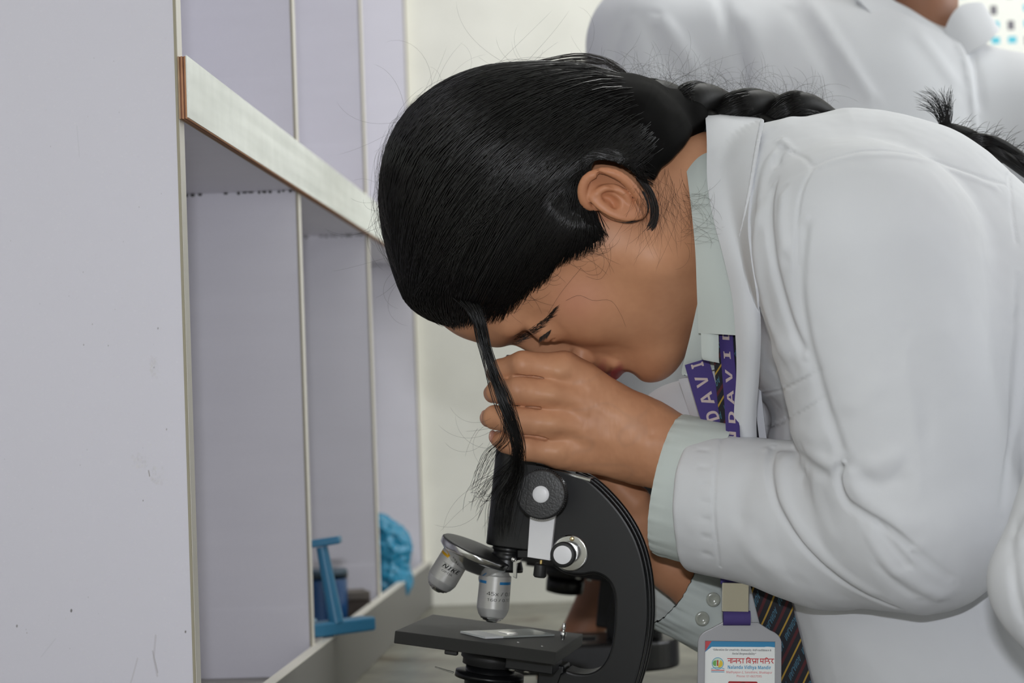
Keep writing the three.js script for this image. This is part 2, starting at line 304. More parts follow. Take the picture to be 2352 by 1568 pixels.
// lamps: two added, unseen tube lights on the ceiling and the camera's flash head
for (const [x, z, near] of [[0.55, -2.45, 0], [0.7, -0.3, 1]]) {
  const t = thing('tube_lamp', near ? 'added white ceiling tube lamp above the camera end of the room' : 'added white ceiling tube lamp that brightens the back wall', 'lamp', [x, HC, z]);
  part('housing', box(-0.64, 0.64, -0.06, 0, -0.03, 0.03, 0.008), std(0.8, 0.8, 0.8, 0.4), t);
  part('tube', new THREE.CylinderGeometry(0.016, 0.016, 1.2, 16).rotateZ(Math.PI / 2).translate(0, -0.085, 0), std(1, 1, 1, 0.3, { emissive: new THREE.Color(1, 0.99, 0.95), emissiveIntensity: 4 }), t);
}
{
  const t = thing('camera_flash', 'small black pop-up flash above the lens', 'flash', flashAt.clone().addScaledVector(camBack, 0.03).toArray());
  t.quaternion.copy(camera.quaternion);
  part('flash_head', box(-0.035, 0.035, -0.02, 0.02, -0.012, 0.03, 0.006), std(0.02, 0.02, 0.02, 0.5), t);
  part('flash_window', box(-0.0275, 0.0275, -0.0125, 0.0125, -0.016, -0.0125), std(1, 1, 1, 0.3, { emissive: new THREE.Color(1, 1, 1), emissiveIntensity: 3 }), t);
}

// ------------------------------------------------------------ lab bench under everything
const BENCH = 0.9, BX1 = 0.10, BZ1 = -0.62;
{
  const b = thing('lab_bench', 'long lab bench with a mottled grey stone worktop', 'bench', [X0, 0, ZB]);
  b.position.set(0, 0, 0);
  part('worktop', uvScale(box(X0 + 0.004, BX1, BENCH - 0.035, BENCH, ZB, BZ1, 0.004), 1.3), stoneMat, b);
  part('cabinet_body', box(X0 + 0.004, BX1 - 0.04, 0.08, BENCH - 0.035, ZB, BZ1 - 0.03), std(0.5, 0.5, 0.53, 0.5), b);
  part('kick_board', box(X0 + 0.004, BX1 - 0.09, 0, 0.08, ZB, BZ1 - 0.08), std(0.1, 0.1, 0.1, 0.6), b);
  for (let i = 0; i < 4; i++) { const z = ZB + 0.03 + i * 0.61; const d = part('door', box(BX1 - 0.04, BX1 - 0.02, 0.1, BENCH - 0.06, z, z + 0.59, 0.003), std(0.55, 0.55, 0.58, 0.4), b); part('handle', box(BX1 - 0.02, BX1 - 0.005, 0.7, 0.72, z + 0.1, z + 0.22, 0.003), std(0.5, 0.5, 0.5, 0.3, { metalness: 0.9 }), d); }
}
// ------------------------------------------------------------ shelf unit standing on the bench along the left wall
{
  const FX = -0.312, T = 0.017, YB = 0.935, YK = 0.962, YT = 2.05, YS = 1.392, zs = [-1.5, -2.035, -2.57, ZB + T];
  const s = thing('shelf_unit', 'white laminate shelf unit with upright dividers along the left wall', 'shelf', [0, 0, 0]);
  const plinth = part('plinth', uvScale(box(X0 + 0.002, FX - 0.001, BENCH + 0.0005, YB - 0.0005, ZB + 0.001, -1.484, 0.002), 1.2), std(0.36, 0.34, 0.32, 0.5), s);
  const kerb = part('kerb_board', uvScale(box(FX + 0.0015, FX + 0.0105, BENCH + 0.0005, YK, ZB + 0.001, -1.484), 1.2), std(0.135, 0.13, 0.122, 0.45), s);
  part('kerb_edge', box(FX + 0.0013, FX + 0.0108, YK, YK + 0.0014, ZB + 0.001, -1.484), edgeBand, kerb);
  zs.forEach((z, i) => {
    const g = box(X0 + 0.001, FX, YB, YT, z - T, z); const uv = g.attributes.uv, p = g.attributes.position, n = g.attributes.normal;
    for (let k = 0; k < p.count; k++) if (i === 0 && n.getZ(k) > 0.5) uv.setXY(k, 1 - (FX - p.getX(k)) / 0.36, (p.getY(k) - 0.66) / 0.965); else uv.setXY(k, p.getX(k) * 2, p.getY(k) * 2);
    const d = part(i ? 'divider' : 'end_panel', g, i ? laminate : endPanelMat, s);
    part('edge_band', box(FX, FX + 0.0012, YB, YT, z - T + 0.0008, z - 0.0008), edgeBand, d);
    part('band_seam', box(FX - 0.001, FX + 0.0008, YB, YT, z - 0.0008, z + 0.0003), std(0.33, 0.30, 0.22, 0.7), d);
  });
  // shelves lie between the dividers with a narrow open joint at each end
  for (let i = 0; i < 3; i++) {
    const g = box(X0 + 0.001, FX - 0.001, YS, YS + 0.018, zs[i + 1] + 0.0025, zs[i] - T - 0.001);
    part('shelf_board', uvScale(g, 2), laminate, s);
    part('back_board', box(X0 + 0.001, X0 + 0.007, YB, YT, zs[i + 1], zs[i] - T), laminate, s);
    const beads = []; seeded(40 + i);  // dark beads stand in for the darkness of the open joint gap
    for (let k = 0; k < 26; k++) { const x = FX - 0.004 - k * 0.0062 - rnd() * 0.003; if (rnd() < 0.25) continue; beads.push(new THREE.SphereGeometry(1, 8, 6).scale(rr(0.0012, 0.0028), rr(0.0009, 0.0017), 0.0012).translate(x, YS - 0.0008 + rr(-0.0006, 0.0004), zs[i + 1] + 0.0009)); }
    const bead = part('glue_joint', joined(beads), std(0.05, 0.05, 0.05, 0.8), s); bead.userData.kind = 'stuff'; bead.userData.label = 'dark broken line of beads drawn for the open joint under the shelf';
  }
  for (let i = 0; i < 3; i++) part('top_board', box(X0 + 0.001, FX, YT, YT + 0.017, zs[i + 1] - T, zs[i]), laminate, s);
  // plywood rail across the front, white laminate face and bare end grain
  const rail = new THREE.Group(); rail.name = 'front_rail'; s.add(rail);
  const ry0 = 1.3895, ry1 = 1.4335, rx = FX + 0.0013;
  const faceTex = dataTexture(1024, 64, (u, v) => { const a = fbm(u * 60, v * 1.2, 1.1, 3) * 22, b = fbm(u * 9, v * 3, 7.7, 3) * 22; return [224 + a * 0.6 + b, 228 + a * 0.6 + b, 222 + a * 0.6 + b]; });
  const face = box(rx + 0.0058, rx + 0.0066, ry0 + 0.0004, ry1, ZB + 0.001, -1.4985); { const uv = face.attributes.uv, p = face.attributes.position; for (let k = 0; k < p.count; k++) uv.setXY(k, (p.getZ(k) + 3.2) / 1.7, (p.getY(k) - ry0) / 0.05); }
  part('rail_face', face, std(1, 1, 1, 0.22, { map: faceTex, bumpMap: laminateBump, bumpScale: 0.003 }), rail).userData.label = 'glossy white laminate face';
  const plies = [[0.44, 0.29, 0.18], [0.27, 0.12, 0.07], [0.52, 0.26, 0.14], [0.22, 0.10, 0.06], [0.50, 0.25, 0.13]];
  plies.forEach(([r, g, b], i) => { const t = 0.0058 / 5, e = (i % 2) * 0.0006; part('ply', box(rx + i * t, rx + (i + 1) * t, ry0 - 0.0004 + e * 0.4, ry1 - 0.0006 - e * 0.3, ZB + 0.001, -1.4988 - e), std(r, g, b, 0.8, { bumpMap: laminateBump, bumpScale: 0.001 }), rail); });
}
// ------------------------------------------------------------ the student at the microscope
const G = makeFrame(1.6);
const P = (u, v, w = 0) => G.L(u, v, w);
const girlBase = G.world(2330, 2000, 0); girlBase.y = 0;
const girl = thing('person', 'person in white coat bending over the microscope, long black braid down the back', 'person', girlBase.toArray());
const C3 = (u1, v1, w1, r1, u2, v2, w2, r2, sw = 1) => cap(P(u1, v1, w1), P(u2, v2, w2), r1 * G.k(w1), r2 * G.k(w2), sw);

// head axes: HU towards the crown, HF out of the face, HR towards the camera side
const HS = Math.sin(0.27), HCs = Math.cos(0.27);
const HU = [-0.963, -0.268, 0], HF = [-0.268 * HCs, 0.963 * HCs, -HS], HR = [-0.268 * HS, 0.963 * HS, HCs], HC0 = [1230, 560, 0];
const toHead = (x, y, z) => { const a = x - HC0[0], b = y - HC0[1], c = z - HC0[2]; return [a * HU[0] + b * HU[1] + c * HU[2], a * HF[0] + b * HF[1] + c * HF[2], a * HR[0] + b * HR[1] + c * HR[2]]; };
const fromHead = (u, f, r) => [0, 1, 2].map((i) => HC0[i] + u * HU[i] + f * HF[i] + r * HR[i]);

// skull and face in head axes (u, f, r); the two halves mirror each other
const face = new Blob();
face.add(ell([95, -75, 0], [250, 268, 208]), 10)
  .add(ell([85, 72, 0], [165, 186, 165]), 60)
  .add(ell([-120, -60, 0], [190, 175, 192]), 60)
  .add(ell([-125, 58, 0], [190, 142, 160]), 50);
const mirror = (p) => ({ f: (x, y, z) => p.f(x, y, Math.abs(z)), c: [p.c[0], p.c[1], 0], R: p.R + Math.abs(p.c[2]) });
face.add(mirror(cap([28, 214, 20], [10, 168, 112], 34, 30)), 40)          // brow ridge
  .add(mirror(ell([-160, 72, 96], [105, 80, 84])), 55)                   // cheek
  .add(mirror(cap([-318, 112, 30], [-262, -70, 120], 84, 84)), 70)        // jaw
  .add(ell([-326, 168, 0], [70, 76, 78]), 40)                             // chin
  .add(ell([-232, 166, 0], [72, 80, 70]), 40)                             // mouth barrel
  .add(cap([-20, 196, 0], [-168, 220, 0], 26, 34), 24).add(cap([-12, 222, 0], [-120, 250, 0], 17, 24), 26)                    // nose
  .add(cap([-110, 248, 0], [-160, 262, 0], 24, 30), 14)
  .add(mirror(ell([-172, 220, 38], [26, 29, 24])), 12)
  .sub(mirror(ell([-188, 246, 18], [9, 12, 9])), 8)
  .sub(mirror(ell([-60, 214, 92], [27, 32, 40])), 46)                     // eye socket
  .add(mirror(ell([-76, 156, 98], [36, 35, 42])), 30)                     // closed lids
  .add(mirror(cap([-222, 240, 3], [-238, 204, 56], 14, 8)), 18)            // lips
  .add(mirror(cap([-261, 243, 3], [-248, 206, 56], 20, 10)), 14)
  .sub(mirror(cap([-241, 266, 0], [-242, 226, 62], 5, 3)), 7)
  .sub(mirror(cap([-291, 262, 0], [-291, 240, 40], 16, 12)), 26);
face.fold([[-86, 186, 86], [-91, 184, 108], [-96, 166, 134]], 4, 5);                                   // lash line, near lid
face.fold([[-96, 210, 44], [-122, 202, 78], [-130, 184, 112]], 4, 10);                                // under-eye fold
face.fold([[-172, 222, 60], [-205, 206, 76], [-250, 190, 84]], 8, 14);                                // cheek fold beside the mouth
face.fold([[-60, 120, 152], [-72, 98, 160]], 2.5, 6);

const neckCap = cap([1450, 500, -5], [1760, 610, 0], 168, 178);
const nape = cap([1455, 430, 0], [1660, 440, 0], 120, 140);
// near ear
const E = (u, v, w) => P(u, v, w);
const earRim = spline([E(1372, 478, 230), E(1352, 474, 241), E(1339, 455, 251), E(1338, 430, 259), E(1350, 408, 266), E(1380, 395, 272), E(1412, 399, 274), E(1440, 417, 270), E(1461, 442, 263), E(1474, 466, 255), E(1476, 482, 247), E(1466, 491, 240)], 26);
const ear = new Blob();
const earN = (() => { const a = [0.18, -0.30, 0.94], l = Math.hypot(...a); return a.map((q) => q / l); })();
const earX = (() => { const a = [0.80, 0.60, 0]; const d = a[0] * earN[0] + a[1] * earN[1]; const b = a.map((q, i) => q - d * earN[i]), l = Math.hypot(...b); return b.map((q) => q / l); })();
const earY = [earN[1] * earX[2] - earN[2] * earX[1], earN[2] * earX[0] - earN[0] * earX[2], earN[0] * earX[1] - earN[1] * earX[0]];
ear.add(ell(E(1407, 448, 245), [76, 48, 12], [earX, earY, earN]), 10)
  .add(ell(E(1412, 462, 220), [60, 40, 34], [earX, earY, earN]), 14)
  .add(ell(E(1461, 480, 241), [25, 21, 12], [earX, earY, earN]), 14);
for (let i = 0; i + 1 < earRim.length; i++) { const r = i < 3 ? 6 + i : i > 20 ? 8.5 : 9.5; ear.add(cap(earRim[i], earRim[i + 1], r, r), 5); }
{ const anti = spline([E(1362, 452, 254), E(1385, 434, 261), E(1410, 430, 262), E(1436, 446, 257), E(1446, 466, 250)], 10); for (let i = 0; i + 1 < anti.length; i++) ear.add(cap(anti[i], anti[i + 1], 7, 7), 7); }
ear.sub(ell(E(1404, 461, 260), [23, 12, 17], [earX, earY, earN]), 8)
  
  .sub(ell(E(1400, 417, 273), [40, 8, 10], [earX, earY, earN]), 7)
  .add(ell(E(1391, 474, 248), [16, 12, 12], [earX, earY, earN]), 8)
  .add(ell(E(1428, 481, 246), [14, 10, 10], [earX, earY, earN]), 9)
  .add(cap(E(1370, 468, 242), E(1395, 462, 242), 6, 5), 6);

const headField = (x, y, z) => {
  const h = toHead(x, y, z);
  let d = face.f(h[0], h[1], h[2]);
  d = smin(d, neckCap.f(x, y, z), 70); d = smin(d, nape.f(x, y, z), 60);
  if (x > 1290 && x < 1540 && y > 350 && y < 560 && z > 120) d = smin(d, ear.f(x, y, z), 8);
  return d;
};
const skinTone = (x, y, z) => { const n = fbm(x * 0.012, y * 0.012, z * 0.012, 3), m = noise3.noise(x * 0.09, y * 0.09, z * 0.09); return [0.57 * (1 + n * 0.16 + m * 0.03), 0.275 * (1 + n * 0.22 + m * 0.04), 0.15 * (1 + n * 0.25 + m * 0.04)]; };
const mixc = (a, b, t) => a.map((q, i) => q + (b[i] - q) * t);
function faceTone(x, y, z) {
  let c = skinTone(x, y, z); const [u, f, r] = toHead(x, y, z), a = Math.abs(r);
  const lip = (1 - smooth(0.75, 1.15, Math.hypot((u + 225) / 16, a / 62))) * (f > 200 ? 1 : 0), lip2 = (1 - smooth(0.8, 1.15, Math.hypot((u + 259) / 23, a / 66))) * (f > 196 ? 1 : 0);
  c = mixc(c, [0.36, 0.075, 0.075], Math.max(lip * 0.6, lip2));
  const blush = Math.exp(-(((u + 120) / 55) ** 2 + ((f - 60) / 60) ** 2)) * (a > 60 ? 1 : 0); c = mixc(c, [0.50, 0.19, 0.13], blush * 0.45);
  if (x > 1320 && x < 1500 && y > 370 && y < 520 && z > 170) c = mixc(c, [0.50, 0.20, 0.10], 0.6);
  return c;
}
const skinMat = std(1, 1, 1, 0.46, { vertexColors: true, specularIntensity: 0.7 });

// near hand (her left): knuckles to the camera, fingers closed around the eyepiece tube
const hand = new Blob();
const K = { i: [1286, 850, 62, 38], m: [1266, 905, 74, 40], r: [1266, 972, 72, 39], p: [1279, 1034, 52, 37] };
const fingers = {
  i: [K.i, [1200, 837, 82, 31], [1150, 850, 42, 26], [1137, 858, 2, 21]],
  m: [K.m, [1188, 896, 92, 33], [1145, 898, 50, 27], [1132, 903, 12, 22]],
  r: [K.r, [1184, 966, 92, 32], [1137, 958, 52, 27], [1124, 960, 18, 22]],
  p: [K.p, [1208, 1028, 78, 29], [1163, 1014, 52, 25], [1146, 1008, 26, 20]],
};
for (const key of ['i', 'm', 'r', 'p']) {
  const c = fingers[key], ch = new Blob();
  for (let q = 0; q < 3; q++) ch.add(C3(...c[q], ...c[q + 1]), 8);
  // wrinkles over the middle joint
  hand.add({ f: ch.f, c: P(1200, c[1][1], 40), R: 190 }, 3);
}
for (const [a, b] of [[K.i, [1478, 980, 26, 60]], [K.m, [1478, 992, 38, 56]], [K.r, [1474, 1030, 36, 52]], [K.p, [1462, 1058, 18, 48]]]) hand.add(C3(a[0] + 14, a[1], a[2] - 8, a[3] + 3, ...b), 26);
hand.add(C3(1320, 890, 20, 60, 1330, 1020, 18, 52), 30)
  .add(C3(1470, 1008, 22, 82, 1640, 1080, 70, 100), 50)
  .add(C3(1440, 960, -40, 52, 1320, 885, -58, 40), 30)                     // thumb, on the far side of the tube
  .add(C3(1320, 885, -58, 36, 1240, 868, -112, 29), 12).add(C3(1240, 868, -112, 29, 1175, 880, -140, 22), 10);
for (const k of ['i', 'm', 'r', 'p']) { const a = K[k]; hand.add(ell(P(a[0] - 4, a[1] + 2, a[2] + 19), [19, 15, 22]), 22); }
for (const [a, b] of [[K.i, K.m], [K.m, K.r], [K.r, K.p]]) { const u = (a[0] + b[0]) / 2, v = (a[1] + b[1]) / 2, w = (a[2] + b[2]) / 2 + 34; hand.fold([P(u - 26, v, w), P(u + 26, v + 2, w), P(u + 80, v + 8, w - 6)], 6, 16); }
{ const hit = (u, v) => { for (let w = 200; w > -100; w -= 2) if (hand.f(...P(u, v, w)) < 0) return P(u, v, w); return P(u, v, 40); };
  for (const pts of [[[1252, 868], [1225, 864], [1195, 863], [1165, 868]], [[1244, 936], [1215, 933], [1185, 931], [1155, 928]], [[1258, 1008], [1225, 1000], [1195, 998], [1165, 988]]]) { const q = spline(pts, 14).map((p) => hit(...p)); for (let i = 0; i + 1 < q.length; i++) { const a = [q[i][0], q[i][1], q[i][2] - 5], b = [q[i + 1][0], q[i + 1][1], q[i + 1][2] - 5], e = i === 0 ? 1.2 : 3.6; hand.sub(cap(a, b, e, 3.6), 4); } } }
hand.fold([P(1500, 930, 70), P(1498, 1000, 110), P(1482, 1090, 70)], 2.2, 10);
hand.extra = (x, y, z) => noise3.noise(x * 0.03, y * 0.03, z * 0.03) * 1.2 + noise3.noise(x * 0.13, y * 0.05, z * 0.1) * 0.35;
function handTone(x, y, z) {
  let c = skinTone(x, y, z);
  for (const k of ['i', 'm', 'r', 'p']) { const a = P(K[k][0] - 2, K[k][1], K[k][2] + 36); c = mixc(c, [0.55, 0.29, 0.16], 0.35 * Math.exp(-(((x - a[0]) / 26) ** 2 + ((y - a[1]) / 20) ** 2))); }
  const v = Math.max(0, 1 - Math.abs(noise3.noise(x * 0.012 + 4, y * 0.016, 2)) * 9) * (x > 1310 && x < 1480 ? 1 : 0); c = mixc(c, [0.36, 0.20, 0.13], v * 0.22);
  return c;
}
// far hand (her right) on the far focus knob, seen behind the microscope arm
const hand2 = new Blob();
hand2.add(C3(1545, 1300, -190, 52, 1440, 1190, -170, 62), 20)
  .add(C3(1450, 1200, -165, 62, 1400, 1120, -160, 48), 30).add(C3(1480, 1240, -165, 55, 1475, 1180, -150, 40), 20)
  .add(C3(1400, 1125, -160, 36, 1310, 1120, -190, 28), 14).add(C3(1310, 1120, -190, 28, 1262, 1150, -205, 22), 10)
  .add(C3(1410, 1165, -180, 34, 1320, 1170, -205, 27), 12).add(C3(1320, 1170, -205, 27, 1275, 1195, -210, 21), 10)
  .add(C3(1425, 1205, -185, 32, 1345, 1215, -210, 26), 12).add(C3(1345, 1215, -210, 26, 1300, 1235, -215, 20), 10)
  .add(C3(1440, 1235, -190, 28, 1375, 1250, -212, 23), 12).add(C3(1375, 1250, -212, 23, 1335, 1262, -215, 18), 10)
  .add(C3(1455, 1150, -130, 40, 1400, 1098, -115, 27), 14).add(C3(1400, 1098, -115, 27, 1345, 1092, -125, 21), 10)
  .add(C3(1545, 1300, -190, 54, 1680, 1420, -230, 70), 30);
for (let i = 0; i < 5; i++) hand2.fold([P(1430 + i * 12, 1215 + i * 13, -112), P(1465 + i * 8, 1200 + i * 15, -108), P(1492 + i * 6, 1205 + i * 15, -112)], 2.2, 6);
// body under the clothes and legs, coarse
const inner = new Blob();
inner.add(cap([1700, 580, 0], [2150, 900, 0], 150, 260, 0.9), 40).add(cap([2150, 900, 0], [2320, 2000, 0], 260, 260, 0.9), 60)
  .add(C3(1850, 560, 300, 120, 2080, 1160, 400, 110), 60).add(C3(2080, 1160, 400, 105, 1640, 1080, 70, 90), 40)
  .add(C3(1850, 560, -300, 120, 1850, 1330, -420, 110), 60).add(C3(1850, 1330, -420, 105, 1680, 1420, -230, 66), 40);
const legs = new Blob();
for (const s of [-1, 1]) legs.add(cap([2330, 1900, s * 150], [2330, 3200, s * 170], 190, 130), 40).add(cap([2330, 3200, s * 170], [2340, 4380, s * 170], 130, 80), 40);

part('body', joined([
  solid(G, girlBase, net(headField, [960, 260, -330], [1790, 980, 330], 4.2), faceTone),
  solid(G, girlBase, net(hand.f, [1085, 770, -190], [1730, 1200, 220], 3.6), handTone),
  solid(G, girlBase, net(hand2.f, [1220, 1040, -320], [1740, 1500, -60], 5), skinTone),
  solid(G, girlBase, net(inner.f, [1500, 380, -620], [2640, 2300, 620], 22), skinTone),
  solid(G, girlBase, net(legs.f, [2080, 1800, -380], [2580, 4480, 380], 20), skinTone),
]), skinMat, girl);

// ---- nails
const nailMat = std(0.55, 0.30, 0.23, 0.28);
for (const [u, v, w, rx, ry] of [[1121, 905, 12, 10, 15], [1112, 958, 22, 11, 17], [1131, 1002, 32, 11, 15], [1126, 857, 4, 9, 13]]) {
  const c = P(u, v, w); part('fingernail', solid(G, girlBase, net(ell(c, [rx * 0.55, ry, 15], [[0.9, 0.02, 0.43], [0, 1, 0], [-0.43, 0, 0.9]]).f, [c[0] - 24, c[1] - 24, c[2] - 24], [c[0] + 24, c[1] + 24, c[2] + 24], 2.5)), nailMat, girl);
}

// ------------------------------------------------------------ hair
const hairMat = std(0.0065, 0.006, 0.0058, 0.27, { specularIntensity: 0.72 });
const hairUnder = std(0.004, 0.0038, 0.0036, 0.75, { specularIntensity: 0.1 });
const wispMat = std(0.018, 0.013, 0.011, 0.5), fineMat = std(0.075, 0.04, 0.026, 0.6), fine = new Threads();
const toUF = (u, v, r) => { const A = u - HC0[0] + 0.268 * HS * r, B = v - HC0[1] - 0.963 * HS * r; const f = (B - 0.2783 * A) / (0.963 * HCs + 0.2783 * 0.268 * HCs); return [-1.0384 * A - 0.2783 * HCs * f, f]; };
const outline = spline([[1010, 738], [942, 694], [904, 606], [884, 520], [877, 440], [892, 350], [930, 278], [985, 226], [1050, 190], [1130, 168], [1250, 162], [1350, 170], [1440, 190], [1508, 212], [1570, 278], [1592, 360], [1600, 480], [1500, 640], [1340, 770], [1150, 790]].map(([a, b]) => toUF(a, b, 0)), 80, true);
const hairline = [[1000, 732, 30], [1060, 724, 80], [1100, 708, 110], [1160, 698, 135], [1230, 650, 160], [1265, 612, 175], [1310, 594, 185], [1372, 566, 190], [1380, 515, 192], [1346, 478, 195], [1330, 440, 198], [1345, 402, 198], [1395, 385, 195], [1445, 408, 188], [1486, 445, 178], [1505, 410, 150], [1580, 345, 90]].map(([a, b, r]) => toUF(a, b, r));
const maskPoly = [[260, 380], ...hairline, [-330, -420], [-200, -640], [560, -640], [560, 380]];
function sdPoly(poly) {
  const n = poly.length;
  return (x, y) => { let d = 1e18, s = 1; for (let i = 0, j = n - 1; i < n; j = i, i++) { const ex = poly[j][0] - poly[i][0], ey = poly[j][1] - poly[i][1], wx = x - poly[i][0], wy = y - poly[i][1]; const t = clamp((wx * ex + wy * ey) / (ex * ex + ey * ey), 0, 1), bx = wx - ex * t, by = wy - ey * t; d = Math.min(d, bx * bx + by * by); const c1 = y >= poly[i][1], c2 = y < poly[j][1], c3 = ex * wy > ey * wx; if ((c1 && c2 && c3) || (!c1 && !c2 && !c3)) s = -s; } return s * Math.sqrt(d); };
}
const sdOut = sdPoly(outline), sdMask = sdPoly(maskPoly);
const hairOuter = (u, f, r) => { const q = Math.max(0, (300 + sdOut(u, f)) / 300), a = r / 228; return (Math.sqrt(q * q + a * a) - 1) * 236; };
const earC = P(1408, 450, 240);
const hairShell = (u, f, r) => { const d = hairOuter(u, f, r); if (d > 60 || d < -70) return d; return smax(d, face.f(u, f, r) - 7 - 0.42 * Math.max(0, -sdMask(u, f)) - 0.9 * Math.max(0, -f - 170), 12); };
const gather = cap([1440, 262, 52], [1562, 272, 8], 78, 64);
const hairField = (x, y, z) => {
  const [u, f, r] = toHead(x, y, z); let d = hairShell(u, f, r); if (d > 60) return Math.min(d, gather.f(x, y, z));
  const m = sdMask(u, f);
  const ea = Math.hypot((x - earC[0]) * 0.8 + (y - earC[1]) * 0.6, ((x - earC[0]) * -0.6 + (y - earC[1]) * 0.8) * 1.42) ; if (r > 0) d = smax(d, 88 - ea, 16);
  d = smax(d, m, 26); d = smin(d, gather.f(x, y, z), 34);
  return d + noise3.noise(u * 0.02, f * 0.02, r * 0.02) * 2.0;
};
part('hair_cap', solid(G, girlBase, net(hairField, [850, 130, -300], [1640, 790, 300], 5.5)), hairUnder, girl).userData.label = 'smooth black hair combed back';

seeded(99);
const strands = new Threads(), wisps = new Threads();
const root = [1468, 236, 8], heart = P(1215, 470, 0);
function skim(q, lift) {   // push a point out to the hair surface along the ray from the middle of the head
  let dx = q[0] - heart[0], dy = q[1] - heart[1], dz = q[2] - heart[2]; const l = Math.hypot(dx, dy, dz); dx /= l; dy /= l; dz /= l;
  let t0 = 60, t1 = 520; for (let i = 0; i < 12; i++) { const t = (t0 + t1) / 2; const [u, f, r] = toHead(heart[0] + dx * t, heart[1] + dy * t, heart[2] + dz * t); if (hairShell(u, f, r) < 0) t0 = t; else t1 = t; }
  const t = t0 + lift; return [heart[0] + dx * t, heart[1] + dy * t, heart[2] + dz * t];
}
// where hair starts: along the hairline on both sides
const hl3 = hairline.map(([u, f], i) => [u, f, [30, 80, 110, 135, 160, 175, 185, 190, 192, 195, 198, 198, 195, 188, 178, 150, 90][i]]);
function rootPoint(t) { const s = spline(hl3.slice(0, 15), 140); const k = t * 139, i = Math.floor(k), a = s[i], b = s[Math.min(i + 1, 140)]; return a.map((q, j) => q + (b[j] - q) * (k - i)); }
const hlSpline = spline(hl3, 260);
for (let i = 0; i < 7000; i++) {
  const near = rnd() < 0.8, side = near ? 1 : -1;
  let t = rnd(); t = t < 0.62 ? t / 0.62 * 0.52 : 0.52 + (t - 0.62) / 0.38 * 0.48;
  t = rnd() < 0.05 ? rr(0.78, 0.92) : t * 0.8; const h = hlSpline[Math.floor(t * 260)].slice(); h[2] *= side;
  if (rnd() < 0.25) { h[0] = 190 + rr(-10, 60); h[1] = 214 + rr(-30, 0); h[2] = rr(-40, 120); }
  h[0] += rr(-8, 22); h[1] += rr(-18, 7);
  const S = fromHead(...h), ga = near ? rr(-0.55, 1.1) * Math.PI / 2 + Math.PI / 4 : rr(0.9, 2.2) * Math.PI, gx = rr(0, 1), gr = 30 - gx * 6, E2 = [1460 + gx * 118, 264 + gx * 8 - Math.cos(ga) * gr, 46 - gx * 42 + Math.sin(ga) * gr];
  const n = 22, rn = clamp(h[2] / 170, -1, 1), lift = rr(0.5, 6), w1 = rr(0, 6.28), sway = rr(-14, 14), pts = [], from = rnd() < 0.3 ? rr(0, 0.5) : 0, to = rnd() < 0.1 ? rr(0.6, 1) : 1;
  const bow = near ? rr(-14, 22) : 0, earGap = rr(0, 16);
  for (let k = 0; k <= n; k++) { const s = from + (to - from) * k / n, b = Math.sin(s * Math.PI); const q = S.map((a, j) => a + (E2[j] - a) * s); q[0] += b * (sway * 0.5 - (1 - Math.abs(rn)) * 130); q[1] += b * (sway * 0.8 + bow - (1 - Math.abs(rn)) * 160); q[2] += b * rn * 210; const up = lift + Math.sin(s * 5 + w1) * 1.3 + (k === 0 ? -3 : 0); let g = skim(q, up); if (near) for (let pass = 0; pass < 3; pass++) { const ex = g[0] - earC[0], ey = g[1] - earC[1]; let a1 = ex * 0.8 + ey * 0.6, a2 = (ex * -0.6 + ey * 0.8) * 1.42; const er = Math.hypot(a1, a2), lim = 92 + earGap; if (er >= lim || g[2] < 60) break; a1 -= 26; a2 -= 40; const tl = Math.hypot(a1, a2) || 1; a1 *= (lim + 1) / tl; a2 *= (lim + 1) / tl / 1.42; g = skim([earC[0] + a1 * 0.8 - a2 * 0.6, earC[1] + a1 * 0.6 + a2 * 0.8, g[2]], up); } { const e = smooth(0.62, 0.98, s); g = g.map((v, j) => v + (E2[j] - v) * e); } pts.push(g); }
  strands.add(pts, rr(0.2, 0.5), rr(1.0, 1.8), true);
}
// flyaway hair over the crown and the back of the head
const crown = spline([[905, 640], [884, 540], [878, 450], [892, 355], [928, 282], [985, 228], [1050, 192], [1130, 168], [1250, 160], [1350, 168], [1440, 188], [1500, 210]], 200);
for (let i = 0; i < 230; i++) {   // hairs that follow the outline a little above it
  const a = Math.floor(rr(0, 150)), m = Math.floor(rr(16, 60)), w = rr(-50, 120), lift = rr(4, 34) * rr(0.3, 1), skew = rr(0.6, 1.8), pts = [];
  for (let k = 0; k <= 16; k++) { const s = k / 16, q = crown[Math.min(199, Math.floor(a + m * s))], e = crown[Math.min(200, Math.floor(a + m * s) + 1)], tx = e[0] - q[0], ty = e[1] - q[1], l = Math.hypot(tx, ty) || 1, h = -10 + (lift + 10) * Math.sin(Math.pow(s, skew) * Math.PI * (i % 3 ? 1 : 0.55)); pts.push(P(q[0] + ty / l * h, q[1] - tx / l * h, w + s * 10)); }
  wisps.add(spline(pts, 20), rr(0.18, 0.42), 0.15);
}
for (let i = 0; i < 110; i++) {   // and loose ones that curl away
  const b = crown[Math.floor(rnd() * 200)], w = rr(-70, 110), S = P(b[0] + 14, b[1] + 10, w), len = rr(70, 230), left = b[0] < 1000, curl = rr(-1.6, 1.6), out = rr(0.1, 0.45), pts = [];
  let ang = Math.atan2(left ? -1 : -0.25, left ? 0.8 : 1) + (rnd() < 0.35 ? Math.PI : 0) + rr(-0.4, 0.4), x = S[0], y = S[1];
  for (let k = 0; k <= 14; k++) { pts.push([x, y, w]); const st = len / 14, g = out * st * (1 - k / 14 * 1.2); x += Math.cos(ang) * st + (left ? -0.75 : -0.12) * g; y += Math.sin(ang) * st + (left ? -0.45 : -1) * g; ang += curl / 14 * (1 + k * 0.12); }
  wisps.add(pts, rr(0.14, 0.3), 0.12);
}
